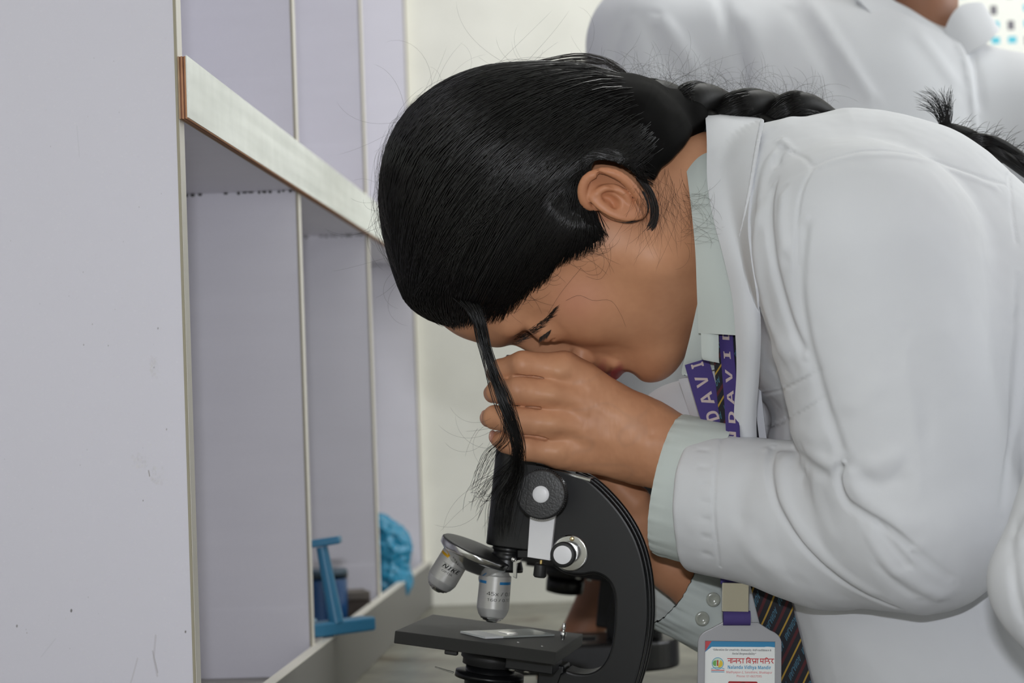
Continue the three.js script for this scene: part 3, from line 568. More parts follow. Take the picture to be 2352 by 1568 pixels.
// a loose arc of hairs lifted above the crown
for (let i = 0; i < 60; i++) { const o = rr(-10, 14), d = rr(-14, 10); wisps.add(spline([P(1120 + rr(-50, 60), 172 + d * 0.4, rr(0, 80)), P(1230 + o, 150 + d * 0.7, rr(0, 60)), P(1320 + o, 136 + d, rr(0, 60)), P(1385 + o, 143 + d * 0.8, rr(0, 50)), P(1425 + o, 165 + d * 0.4, 30), P(1446 + o * 0.6, 196, 20)], 18), rr(0.4, 0.8), 0.4); }
// the lock that hangs over the brow and the hand
for (let i = 0; i < 150; i++) {
  const a = rr(-1, 1) * rr(0.4, 1.25), b = rr(-1, 1), g = (w) => a * w, e = rr(0, 1), long = rr(0.55, 1), ph = rr(0, 6.3), amp = rr(0, 8);
  const pts = [P(1020 + g(46), 620 + rr(-30, 30), 105), P(1090 + g(18), 712 + b * 8, 150), P(1112 + g(13), 790, 148 + b * 4), P(1130 + g(14), 850, 150 + b * 7), P(1156 + g(19), 920, 160 + b * 8), P(1180 + g(17), 985, 156 + b * 8), P(1190 + g(15), 1040, 146 + b * 8)];
  if (e < 0.58) pts.push(P(1186 + g(20), 1090, 120 + b * 10), P(1162 + g(36), 1150, 92 + b * 10), P(1152 + g(30), 1150 + long * 100, 76 + b * 10));
  else if (e < 0.85) pts.push(P(1150 + g(24), 1085, 118), P(1110 + g(26), 1110 + rr(-10, 40), 80), P(1088 + g(18), 1130 + rr(-20, 70), 60));
  else pts.splice(5, 2, P(1160 + g(18), 1000, 130), P(1120 + g(24), 1045, 90), P(1090 + g(22), 1110 + rr(-30, 30), 50));
  const line = spline(pts, 36).map((q, k) => [q[0] + Math.sin(k * 0.35 + ph) * amp * k / 36, q[1], q[2] + Math.cos(k * 0.3 + ph) * amp]);
  strands.add(line, rr(0.5, 1.05), 0.35);
}
for (let i = 0; i < 20; i++) { let x = rr(1095, 1185), y = rr(960, 1160), ang = rr(1.6, 2.9), pts = []; const c = rr(-2.2, 2.2), len = rr(60, 170), p0 = P(x, y, rr(90, 150)); x = p0[0]; y = p0[1]; for (let k = 0; k <= 14; k++) { pts.push([x, y, p0[2] - k * 4]); x += Math.cos(ang) * len / 14; y += Math.sin(ang) * len / 14; ang += c / 14; } wisps.add(pts, rr(0.2, 0.36), 0.15); }
// curl hooked around the ear lobe and wisps on the nape and temple
const earCurl = [[1470, 408, 214], [1492, 440, 216], [1503, 480, 212], [1496, 520, 206], [1468, 545, 202], [1432, 551, 200]];
for (let i = 0; i < 46; i++) { const a = rr(-9, 9), b = rr(0.72, 1.02); wisps.add(spline(earCurl.slice(0, b > 0.85 ? 6 : 5).map(([u, v, w], k) => P(u + a + rr(-2, 2), v + a * (k > 3 ? 1 : 0.2), w + rr(-3, 5))), 22), rr(0.6, 1.1), 0.4); }
for (let i = 0; i < 22; i++) { const a = rr(-3.5, 3.5); wisps.add(spline([[1478, 440, 222], [1487, 470, 224], [1478, 495, 226], [1448, 508, 226], [1415, 506, 228], [1396, 492, 232], [1391, 470, 236], [1402, 448, 240], [1425, 438, 240], [1455, 450, 236]].slice(0, i < 15 ? 6 : 10).map(([u, v, w]) => P(u + a + rr(-1, 1), v + a * 0.8 + rr(-1, 1), w + rr(-2, 4))), 30), rr(0.5, 0.85), 0.4); }
const onSkin = (u, v, lift = 1.5) => { for (let w = 300; w > -260; w -= 3) { const q = P(u, v, w); if (headField(...q) < 0) return P(u, v, w + lift + 2); } return P(u, v, 0); };
for (let i = 0; i < 110; i++) {   // fine hairs behind the ear and on the neck
  let u = rr(1455, 1570), v = rr(385, 470), ang = rr(0.9, 1.9), c = rr(-1, 1), len = rr(50, 170), pts = [];
  for (let k = 0; k <= 10; k++) { pts.push(onSkin(Math.min(u, 1588), v, 1 + k * 0.3)); u += Math.cos(ang) * len / 10; v += Math.sin(ang) * len / 10; ang += c / 10; } fine.add(pts, rr(0.16, 0.34), 0.12);
}
for (let i = 0; i < 70; i++) {   // short curls along the temple hairline
  const h = [[1372, 566], [1330, 590], [1290, 606], [1262, 620], [1240, 655], [1190, 690], [1140, 706], [1100, 716]], b = spline(h, 60)[Math.floor(rnd() * 60)];
  let u = b[0] + rr(-14, 14), v = b[1] - rr(6, 22), ang = rr(0.3, 1.3), c = rr(-4.2, 0.6), len = rr(30, 90), pts = [];
  for (let k = 0; k <= 8; k++) { pts.push(onSkin(u, v, 2)); u += Math.cos(ang) * len / 8; v += Math.sin(ang) * len / 8; ang += c / 8; } fine.add(pts, rr(0.22, 0.45), 0.15);
}
for (const path of [[[1335, 615], [1290, 670], [1262, 715], [1250, 742]], [[1300, 690], [1330, 678], [1362, 690], [1402, 690], [1425, 720], [1438, 752]], [[1380, 570], [1388, 600], [1378, 628], [1352, 630], [1330, 612]], [[1400, 560], [1402, 600], [1380, 640], [1345, 634]]]) fine.add(spline(path, 18).map(([u, v]) => onSkin(u, v, 2)), 0.3, 0.2);
for (let i = 0; i < 40; i++) { let u = rr(1560, 1600), v = rr(440, 560), ang = rr(-0.9, 1.1), c = rr(-2.5, 2.5), len = rr(40, 110), pts = [], w = 215; for (let k = 0; k <= 12; k++) { pts.push(P(u, v, w)); u += Math.cos(ang) * len / 12; v += Math.sin(ang) * len / 12; w += 5; ang += c / 12; } wisps.add(pts, 0.2, 0.14); }

// eyebrow and lashes
const brow = new Threads();
for (let i = 0; i < 210; i++) { const t = rnd(), b = spline([[1180, 781], [1205, 770], [1232, 752], [1256, 732], [1272, 712]], 40)[Math.floor(t * 40)]; const wd = 14 * (1 - t * 0.75), u = b[0] + rr(-wd, wd) * 0.5, v = b[1] + rr(-wd, wd) * 0.8; const ang = -0.62 + (1 - t) * 0.35 + rr(-0.35, 0.35), l = rr(12, 22); brow.add([0, 1, 2, 3].map((k) => onSkin(u + Math.cos(ang) * l * k / 3, v + Math.sin(ang) * l * k / 3, 1)), rr(0.35, 0.7), 0.2); }
for (let i = 0; i < 60; i++) { const t = rnd(), u = 1240 + t * 26, v = 775 - t * 18; const s = onSkin(u, v, 0.5), l = rr(10, 20); brow.add([0, 1, 2, 3].map((k) => [s[0] - k / 3 * l * 0.25 + rr(-0.6, 0.6), s[1] + l * k / 3 * 0.9, s[2] + k / 3 * 5]), 0.9, 0.3); }
part('eyebrow_and_lashes', brow.geometry(G, girlBase), wispMat, girl).userData.kind = 'stuff';

// ---- braid
seeded(5);
const braidLine = spline([[1400, 262, 70], [1495, 268, 50], [1600, 270, -20], [1720, 278, -55], [1840, 272, -80], [1960, 310, -110], [2080, 330, -130], [2190, 318, -140], [2290, 345, -140], [2400, 405, -140]].map((q) => P(...q)), 240);
const braidR = (t) => 72 - 46 * smooth(0.1, 0.9, t);
const braid = new Threads();
function braidPoint(s, t) {       // centre of strand s
  const k = t * 240, i = Math.min(Math.floor(k), 239), a = braidLine[i], b = braidLine[i + 1], u = k - i, c = a.map((q, j) => q + (b[j] - q) * u), R = braidR(t), ph = t * 2 * Math.PI * 3.05 + s * 2.0944;
  const lat = Math.sin(ph) * R * 0.62, dep = Math.sin(2 * ph) * R * 0.36;
  return [c[0], c[1] + lat, c[2] + dep];
}
{
  const bodies = [];
  for (let s = 0; s < 3; s++) {
    const bl = new Blob(); let prev = braidPoint(s, 0);
    for (let i = 1; i <= 110; i++) { const t = i / 110, q = braidPoint(s, t), r = braidR(t) * 0.54; bl.add(cap(prev, q, r, r), 4); prev = q; }
    bodies.push(solid(G, girlBase, net(bl.f, [1380, 130, -240], [2440, 480, 120], 7)));
    for (let j = 0; j < 620; j++) {
      const th = rr(0, 6.283), tw = rr(-2, 2), t0 = rr(0, 0.8), t1 = Math.min(1, t0 + rr(0.15, 0.4)), pts = [], l = rr(0.0, 0.09);
      for (let i = 0; i <= 26; i++) { const t = t0 + (t1 - t0) * i / 26, c = braidPoint(s, t), r = braidR(t) * (0.54 + l), a = th + tw * (t - t0) * 4; pts.push([c[0] + Math.cos(a) * r * 0.35, c[1] + Math.cos(a) * r, c[2] + Math.sin(a) * r]); }
      braid.add(pts, rr(0.7, 1.4), 0.6);
    }
  }
  part('braid', joined(bodies), std(0.005, 0.0047, 0.0045, 0.5, { specularIntensity: 0.4 }), girl);
}
for (let i = 0; i < 330; i++) {   // frizz above the braid
  const t = rr(0, 0.5), c = braidLine[Math.floor(t * 240)]; let x = c[0] + rr(-20, 20), y = c[1] - braidR(t) * rr(0.6, 1.05), z = c[2] + rr(-30, 30), ang = rr(-2.9, -0.2), pts = []; const cu = rr(-3.2, 3.2), len = rr(30, 120);
  for (let k = 0; k <= 12; k++) { pts.push([x, y, z]); x += Math.cos(ang) * len / 12; y += Math.sin(ang) * len / 12; ang += cu / 12; } wisps.add(pts, rr(0.16, 0.32), 0.14);
}
for (let i = 0; i < 150; i++) {   // tuft above the band and fuzzy tail end
  const a = rr(-1, 1), p0 = P(2168 + rr(-8, 10), 300, -140), l = rr(0.5, 1); braid.add(spline([p0, [p0[0] + a * 12, p0[1] - 45 * l, p0[2] + rr(-8, 8)], [p0[0] - 10 + a * 24, p0[1] - 85 * l, p0[2] + rr(-10, 10)], [p0[0] - 24 + a * 46, p0[1] - 100 * l + rr(-14, 6), p0[2]]], 12), rr(0.4, 0.9), 0.3);
}
for (let i = 0; i < 170; i++) { const t = rr(0.74, 1), c = braidLine[Math.floor(t * 240)], a = rr(-1.5, 0.6), l = rr(20, 70); let x = c[0], y = c[1] - 14, z = c[2], pts = [], ang = a; for (let k = 0; k <= 8; k++) { pts.push([x, y, z]); x += Math.cos(ang) * l / 8; y += Math.sin(ang) * l / 8; ang += rr(0, 0.2); } braid.add(pts, rr(0.4, 0.8), 0.3); }
part('hair_strands', strands.geometry(G, girlBase), hairMat, girl).userData.kind = 'stuff';
part('braid_strands', braid.geometry(G, girlBase), hairMat, girl).userData.kind = 'stuff';
part('loose_wisps', wisps.geometry(G, girlBase), wispMat, girl).userData.kind = 'stuff';
part('fine_hairs', fine.geometry(G, girlBase), fineMat, girl).userData.kind = 'stuff';
// ------------------------------------------------------------ her clothes
const coatMat = std(0.67, 0.682, 0.708, 0.85);
const shirtMat = std(0.56, 0.61, 0.585, 0.9);
const coat = new Blob();
coat.add(cap([2010, 640, 0], [2400, 1000, 0], 378, 400, 0.85), 40)
  .add(cap([1790, 486, 0], [1900, 500, 0], 205, 240, 0.8), 60)
  .add(C3(1830, 470, 130, 185, 1985, 580, 380, 238), 60)
  .add(C3(1985, 590, 400, 250, 2105, 1165, 430, 236), 60)
  .add(cap([2150, 1120, 0], [2290, 1650, 0], 400, 400, 1.2), 60)
  .add(C3(1860, 580, -380, 220, 1850, 1330, -430, 190), 60).add(C3(1850, 1330, -430, 170, 1665, 1425, -225, 92), 40)
  .add(ell([1625, 1010, -170], [175, 140, 150]), 60);
const sleeve = new Blob();
sleeve.add(C3(2105, 1180, 430, 232, 1900, 1205, 270, 182), 40).add(C3(1900, 1205, 270, 176, 1560, 1140, 60, 160), 60);
const cutN = (() => { const a = P(1600, 1145, 80), b = P(1900, 1205, 270), d = [a[0] - b[0], a[1] - b[1] + 30, (a[2] - b[2]) * 0.55], l = Math.hypot(...d); return { n: d.map((q) => q / l), o: P(1592, 1146, 80) }; })();
sleeve.cuts.push({ k: 14, f: (x, y, z) => (x - cutN.o[0]) * cutN.n[0] + (y - cutN.o[1]) * cutN.n[1] + (z - cutN.o[2]) * cutN.n[2] });
const clothBase = (x, y, z) => smin(coat.f(x, y, z), sleeve.f(x, y, z), 16);
const onCloth = (u, v, lift = 0) => { let prev = 900; for (let w = 900; w > -500; w -= 8) { const q = P(u, v, w); if (clothBase(...q) < 0) { let a = w, b = w + 8; for (let i = 0; i < 6; i++) { const m = (a + b) / 2; clothBase(...P(u, v, m)) < 0 ? a = m : b = m; } return P(u, v, a + lift); } } return P(u, v, lift); };
const foldOn = (blob, pts, amp, width) => blob.fold(spline(pts, pts.length * 4).map(([u, v]) => onCloth(u, v)), amp, width);
const lines = [
  // elbow: deep tuck, the lips beside it and the fan of folds below
  [[[1935, 1062], [1922, 1095], [1940, 1150], [1985, 1182], [2040, 1215], [2095, 1262]], 25, 8], [[[1945, 1052], [1960, 1110], [1995, 1155], [2050, 1188], [2110, 1235]], -9, 22],
  [[[2010, 1190], [2040, 1240], [2075, 1285], [2092, 1310]], 14, 7.5], [[[1985, 1200], [2010, 1255], [2050, 1310], [2090, 1325]], -9, 15], [[[2000, 1280], [2060, 1340], [2110, 1372]], 6, 11],
  [[[2095, 1262], [2140, 1300], [2190, 1335]], 14, 9], [[[2060, 1300], [2110, 1345], [2170, 1385]], -7, 16], [[[2100, 1330], [2150, 1365], [2200, 1370]], -8, 20],
  [[[1778, 1020], [1768, 1080], [1785, 1160], [1835, 1240], [1900, 1310], [1975, 1360], [2070, 1400]], 10, 8.5], [[[1800, 1040], [1795, 1110], [1815, 1180], [1870, 1255], [1940, 1320], [2030, 1375]], -8, 16],
  [[[1850, 1075], [1835, 1130], [1850, 1200], [1895, 1270]], 5, 13], [[[1880, 1070], [1872, 1120], [1890, 1190], [1930, 1270]], -5, 20],
  [[[1920, 1090], [1880, 1085], [1830, 1040], [1790, 1012]], 6, 14], [[[1930, 1075], [1890, 1060], [1840, 1020]], -6, 14],
  [[[1960, 1070], [2010, 1065], [2060, 1050], [2100, 1040]], -6, 18], [[[1950, 1085], [2000, 1110], [2040, 1108], [2090, 1080]], 8, 16],
  [[[2080, 760], [2090, 900], [2105, 1040], [2112, 1180]], -4, 16], [[[2110, 880], [2135, 960], [2120, 1040]], 3, 22], [[[1880, 860], [1900, 960], [1960, 930]], 4, 22], [[[1940, 960], [2000, 900], [2050, 850]], -4, 22],
  [[[1700, 1190], [1740, 1280], [1830, 1330]], -5, 26], [[[1690, 1090], [1700, 1180], [1740, 1250]], 4, 24],
  // back of the upper arm to the body
  [[[1850, 500], [1836, 640], [1850, 760], [1880, 880], [1915, 990], [1936, 1060]], 10, 13], [[[2344, 620], [2340, 800], [2322, 1000], [2300, 1180]], 8, 12],
  // yoke and armhole seams
  [[[1800, 340], [1845, 362], [1868, 378], [1910, 362], [1990, 348], [2090, 352], [2190, 382], [2270, 412], [2318, 425]], 4, 5], [[[1868, 390], [1930, 366], [2010, 358], [2100, 364], [2200, 396], [2300, 436]], -3.5, 9],
  [[[1868, 380], [1842, 440], [1830, 520], [1832, 620]], 3.5, 5], [[[2318, 300], [2316, 380], [2322, 460], [2336, 560]], 3.5, 5],
  // front panel beside the collar
  [[[1795, 335], [1765, 380], [1748, 450], [1745, 540]], -8, 14], [[[1790, 318], [1806, 332], [1822, 352]], -8, 9], [[[1805, 325], [1788, 352], [1784, 385]], 9, 9], [[[1775, 420], [1766, 480], [1770, 560], [1785, 640], [1815, 740], [1850, 820]], 13, 11], [[[1740, 470], [1738, 570], [1752, 680], [1780, 760], [1830, 850]], -7, 20], [[[1800, 430], [1795, 520], [1806, 600]], -8, 15], [[[1760, 840], [1800, 800], [1850, 795]], -5, 22], [[[1730, 700], [1742, 790], [1735, 880]], 6, 13],
  [[[1748, 905], [1800, 892], [1850, 868], [1890, 846]], 3.5, 4.5], [[[1740, 985], [1790, 972], [1850, 940], [1900, 906]], 2.5, 4], [[[1760, 1000], [1830, 990], [1900, 1030]], -6, 24], [[[1760, 1030], [1830, 1030], [1890, 1062]], 7, 16],
  // belly panel
  [[[1900, 1420], [1960, 1480], [1990, 1568]], -4, 40], [[[2100, 1450], [2140, 1520], [2150, 1600]], 4, 40], [[[2250, 1400], [2270, 1500], [2290, 1600]], 5, 30],
  // back
  [[[1760, 300], [1830, 268], [1900, 252]], -2, 16], [[[2330, 700], [2352, 640]], 4, 10], [[[2325, 740], [2350, 700]], 4, 9],
];
for (const [pts, amp, width] of lines) { const q = onCloth(...pts[0]); (sleeve.f(...q) < coat.f(...q) ? sleeve : coat).fold(spline(pts, pts.length * 4).map(([u, v]) => onCloth(u, v)), amp, width); }
// hem stitching of the sleeve end
sleeve.fold(spline([[1668, 985], [1650, 1040], [1640, 1120], [1640, 1200], [1652, 1300]], 20).map(([u, v]) => onCloth(u, v)), 2.6, 4.5, false);
for (let i = 0; i < 7; i++) sleeve.fold([onCloth(1596 + i, 1030 + i * 40), onCloth(1640, 1034 + i * 40)], 2.5, 7);
const clothField = (x, y, z) => smin(coat.f(x, y, z), sleeve.f(x, y, z), 16) + noise3.noise(x * 0.011, y * 0.008, z * 0.011) * 3.2 + noise3.noise(x * 0.03, y * 0.024, z * 0.03) * 0.9;
const skirt = new Blob(); skirt.add(cap([2290, 1700, 0], [2340, 2950, 0], 404, 430, 1.15), 40);
part('lab_coat', joined([solid(G, girlBase, net(clothField, [1400, 220, -690], [2860, 1760, 720], 6)), solid(G, girlBase, net(skirt.f, [1820, 1500, -460], [2860, 3450, 460], 24))]), coatMat, girl).userData.label = 'long white cotton lab coat';
part('shoes', joined([-1, 1].map((s) => solid(G, girlBase, net(cap([2350, 4510, s * 170], [2110, 4545, s * 175], 78, 58, 1).f, [1980, 4380, s * 170 - 120], [2480, 4640, s * 170 + 120], 16)))), std(0.02, 0.02, 0.02, 0.4), girl);

// tube-shaped cuffs
function cuffSheet(rings, n, ruffle) {
  return rings.map(({ c, a, b }, r) => { const row = []; for (let i = 0; i <= n; i++) { const t = i / n * 2 * Math.PI, q = ruffle(r, t); row.push(c.map((v, k) => v + (a[k] * Math.cos(t) + b[k] * Math.sin(t)) * q)); } return row; });
}
const cuffRings = []; for (let i = 0; i <= 14; i++) { const t = i / 14; const c = P(1536 + 130 * t, 1112 + 30 * t, 58 + 40 * t); cuffRings.push({ c, a: [32 - 8 * t, -158 - 4 * t, 0], b: [-44 + 8 * t, -10, 128] }); }
part('shirt_cuff', solid(G, girlBase, sheet(cuffSheet(cuffRings, 150, (r, t) => { const e = Math.exp(-r * 0.35); const st = Math.exp(-(((r - 3.2) / 0.9) ** 2)); return 1 + (Math.sin(t * 34) * 0.006 + Math.sin(t * 57 + 2) * 0.005 + Math.sin(t * 19) * 0.006) * e + Math.sin(t * 21 + r * 0.2) * 0.003 - st * 0.008 - 0.03 * Math.exp(-r * 1.2); }), 5)), shirtMat, girl).userData.label = 'pale grey-green shirt cuff at the near wrist';
const cuff2 = []; for (let i = 0; i <= 12; i++) { const t = i / 12; cuff2.push({ c: P(1536 + 130 * t, 1350 + 66 * t, -190 - 20 * t), a: [58 - 18 * t, -80 - 14 * t, 0], b: [20, 16, 98] }); }
const farCuff = part('shirt_cuff', solid(G, girlBase, sheet(cuffSheet(cuff2, 110, (r, t) => { const e = Math.exp(-r * 0.25); return 1 + (Math.sin(t * 30) * 0.018 + Math.sin(t * 47 + 1) * 0.014) * e + Math.sin(t * 9 + r * 0.5) * 0.015; }), 5)), shirtMat, girl);
farCuff.userData.label = 'buttoned shirt cuff at the far wrist';
{
  const bm = std(0.50, 0.52, 0.46, 0.15, { transmission: 0.35, thickness: 0.001 });
  for (const [u, v] of [[1638, 1376], [1613, 1420]]) { const g = new THREE.LatheGeometry([[0, 0.0012], [0.0022, 0.0012], [0.003, 0.0021], [0.0048, 0.0021], [0.0054, 0.0012], [0.0054, 0], [0, 0]].map(([a, b]) => new THREE.Vector2(a, b)), 28); g.rotateX(Math.PI / 2); const b = part('button', g, bm, farCuff); b.quaternion.copy(camera.quaternion); b.position.copy(G.world(...P(u, v, -92)).sub(girlBase)); }
}
// shirt collar: near fold, stand and the far flap
const lerp3 = (a, b, t) => a.map((q, i) => q + (b[i] - q) * t);
function strip(edgeA, edgeB, n, m, bulge = 0) { const A = spline(edgeA.map((q) => P(...q)), n), B = spline(edgeB.map((q) => P(...q)), n), rows = []; for (let j = 0; j <= m; j++) rows.push(A.map((a, i) => { const q = lerp3(a, B[i], j / m); q[2] += Math.sin(j / m * Math.PI) * bulge; return q; })); return rows; }
part('shirt_collar', joined([
  solid(G, girlBase, sheet(strip([[1562, 312, -90], [1566, 314, 20], [1576, 380, 120], [1588, 470, 185], [1598, 570, 205], [1602, 660, 200], [1606, 764, 172]], [[1660, 300, -90], [1664, 306, 20], [1676, 380, 150], [1690, 470, 222], [1698, 570, 246], [1702, 670, 246], [1704, 770, 232]], 60, 10, 8), 6)),
  solid(G, girlBase, sheet(strip([[1604, 690, 150], [1586, 770, 118], [1566, 850, 62], [1576, 862, 60]], [[1700, 690, 170], [1700, 760, 150], [1690, 822, 90], [1690, 836, 80]], 30, 8, 4), 6)),
  solid(G, girlBase, sheet(strip([[1612, 745, 178], [1612, 780, 176], [1613, 815, 170], [1616, 824, 166]], [[1648, 745, 190], [1650, 780, 188], [1650, 822, 176], [1652, 832, 170]], 16, 6, 6), 6)),
]), shirtMat, girl).userData.label = 'pale grey-green shirt collar';
// coat collar and lapel
const onFront = (u, v, w) => { let z = w; for (let t = 420; t > -100; t -= 6) if (coat.f(...P(u, v, t)) < 0) { let lo = t, hi = t + 6; for (let i = 0; i < 8; i++) { const m = (lo + hi) / 2; coat.f(...P(u, v, m)) < 0 ? lo = m : hi = m; } z = smax(lo + 12, w, 20); break; } return P(u, v, z); };
{
  const A = spline([[1618, 264, -110], [1620, 268, 20], [1624, 330, 130], [1626, 420, 205], [1640, 500, 246], [1664, 590, 272], [1684, 680, 272], [1692, 770, 258], [1694, 860, 220], [1688, 960, 165], [1690, 1080, 90]], 90), B = spline([[1744, 276, -110], [1750, 280, 20], [1742, 350, 150], [1728, 440, 235], [1722, 520, 275], [1730, 600, 300], [1742, 680, 300], [1746, 770, 290], [1742, 860, 240], [1735, 960, 180], [1740, 1080, 100]], 90), rows = [];
  for (let j = 0; j <= 12; j++) rows.push(A.map((a, i) => { const t = j / 12, q = lerp3(a, B[i], t), o = onFront(q[0], q[1], q[2] + Math.sin(t * Math.PI) * 14); if (t > 0.85) o[2] -= (t - 0.85) * 30; return o; }));
  part('coat_collar', solid(G, girlBase, sheet(rows, 7)), coatMat, girl);
  const edge = spline([[1750, 278], [1736, 352], [1722, 440], [1706, 520], [1690, 572], [1684, 590], [1700, 604], [1716, 622]], 40).map(([u, v]) => onFront(u, v, 200));
  // stitched seam of the collar and the crumpled inner lapel edge
  const hem = new Blob(); for (let i = 0; i + 1 < edge.length; i++) hem.add(cap([edge[i][0], edge[i][1], edge[i][2] + 4], [edge[i + 1][0], edge[i + 1][1], edge[i + 1][2] + 4], 5, 5), 3);
  const e2 = spline([[1704, 640], [1716, 700], [1722, 750], [1712, 775], [1722, 800], [1730, 830], [1732, 860]], 30).map(([u, v]) => onFront(u, v, 200));
  for (let i = 0; i + 1 < e2.length; i++) hem.add(cap([e2[i][0], e2[i][1], e2[i][2] + 5], [e2[i + 1][0], e2[i + 1][1], e2[i + 1][2] + 5], 4, 4), 3);
  part('collar_hem', solid(G, girlBase, net(hem.f, [1640, 250, -60], [1790, 900, 420], 4)), coatMat, girl);
}
// tie: navy with yellow and red slanting stripes and small woven words
const tieTex = canvasTexture(256, 1024, (c, w, h) => {
  c.fillStyle = '#0b0d18'; c.fillRect(0, 0, w, h); c.save(); c.translate(w / 2, 0); c.rotate(0.5);
  for (let i = -6; i < 24; i++) { c.fillStyle = '#a8862c'; c.fillRect(-400, i * 84, 800, 7); c.fillStyle = '#4a1018'; c.fillRect(-400, i * 84 + 26, 800, 12); c.fillStyle = '#3d6b80'; c.font = 'bold 26px sans-serif'; for (let k = -3; k < 3; k++) c.fillText('NALANDA', k * 150 + (i % 2) * 60, i * 84 + 70); }
  c.restore();
});
function ribbon(pts, half, thick, uvLen) {   // flat band with uv along its length; half: [dx, dy, dw]
  const A = pts.map((q) => q.map((v, i) => v - half(q)[i])), B = pts.map((q) => q.map((v, i) => v + half(q)[i])), m = sheet([A, lerp3R(A, B, 0.5), B], thick), g = solid(G, girlBase, m), n = pts.length, uv = new Float32Array(m.p.length / 3 * 2);
  for (let i = 0; i < uv.length / 2; i++) { const k = i % (3 * n); if (i < 6 * n) { uv[i * 2] = Math.floor(k / n) / 2; uv[i * 2 + 1] = (k % n) / (n - 1) * uvLen; } }
  g.setAttribute('uv', new THREE.BufferAttribute(uv, 2)); return g;
}
function lerp3R(A, B, t) { return A.map((a, i) => lerp3(a, B[i], t)); }
part('tie', ribbon(spline([[1678, 765, 165], [1684, 850, 145], [1694, 950, 122], [1712, 1080, 90], [1745, 1250, 76], [1775, 1380, 70], [1800, 1480, 66], [1824, 1580, 62], [1850, 1700, 58]].map((q) => P(...q)), 60), (q) => [40, -6, 8], 4, 1), std(1, 1, 1, 0.7, { map: tieTex }), girl);
// white shirt front behind the tie
part('shirt_front', solid(G, girlBase, sheet(strip([[1560, 870, -20], [1600, 1000, -30], [1640, 1180, -50], [1700, 1380, -60], [1760, 1600, -60]], [[1740, 820, 60], [1760, 1000, 60], [1790, 1180, 60], [1830, 1380, 60], [1900, 1600, 60]], 40, 8, 20), 6)), std(0.62, 0.64, 0.68, 0.9), girl);

// ------------------------------------------------------------ lanyard with school card
seeded(31);
const lanBase = G.world(...P(1690, 1500, 95));
const lanyard = thing('lanyard', 'purple lettered lanyard carrying a school identity card', 'lanyard', lanBase.toArray());
const letters = canvasTexture(128, 2048, (c, w, h) => { c.fillStyle = '#3d2f70'; c.fillRect(0, 0, w, h); for (let i = 0; i < 5000; i++) { c.fillStyle = `rgba(${rnd() * 40 + 40},${rnd() * 30 + 30},${rnd() * 50 + 90},0.3)`; c.fillRect(rnd() * w, rnd() * h, 3, 1); } c.fillStyle = '#b9a9a6'; c.font = 'bold 92px sans-serif'; c.textAlign = 'center'; c.textBaseline = 'middle'; 'NALANDAVIDHYAMANDIR'.split('').forEach((q, i) => { c.save(); c.translate(w / 2, h - 70 - i * 88); c.rotate(-Math.PI / 2); c.fillText(q, 0, 0); c.restore(); }); });
letters.wrapT = THREE.RepeatWrapping;
const strapMat = std(1, 1, 1, 0.8, { map: letters });
const rebase = (g, from, to) => g.translate(from.x - to.x, from.y - to.y, from.z - to.z);
function strap(pts, half, v0, v1) { const g = ribbon(spline(pts.map((q) => P(...q)), 50), half, 3, 1), uv = g.attributes.uv; for (let i = 0; i < uv.count; i++) uv.setY(i, v0 + (v1 - v0) * uv.getY(i)); return part('strap', rebase(g, girlBase, lanBase), strapMat, lanyard); }
strap([[1672, 700, 190], [1668, 770, 178], [1674, 850, 172], [1680, 930, 168], [1684, 1010, 160], [1686, 1120, 140], [1688, 1250, 110], [1687, 1335, 98]], () => [14, 1, 9], 0.49, -0.01);
strap([[1600, 830, 92], [1614, 880, 98], [1632, 940, 104], [1650, 1000, 108], [1668, 1100, 108], [1682, 1250, 98], [1686, 1335, 93]], () => [26, -8, 6], 0.393, 0.013);
const steel = std(0.62, 0.60, 0.55, 0.12, { metalness: 1 });
const facing = (o, u, v, w) => { o.quaternion.copy(camera.quaternion); o.position.copy(G.world(...P(u, v, w)).sub(lanBase)); return o; };
const px = G.S * G.k(98);
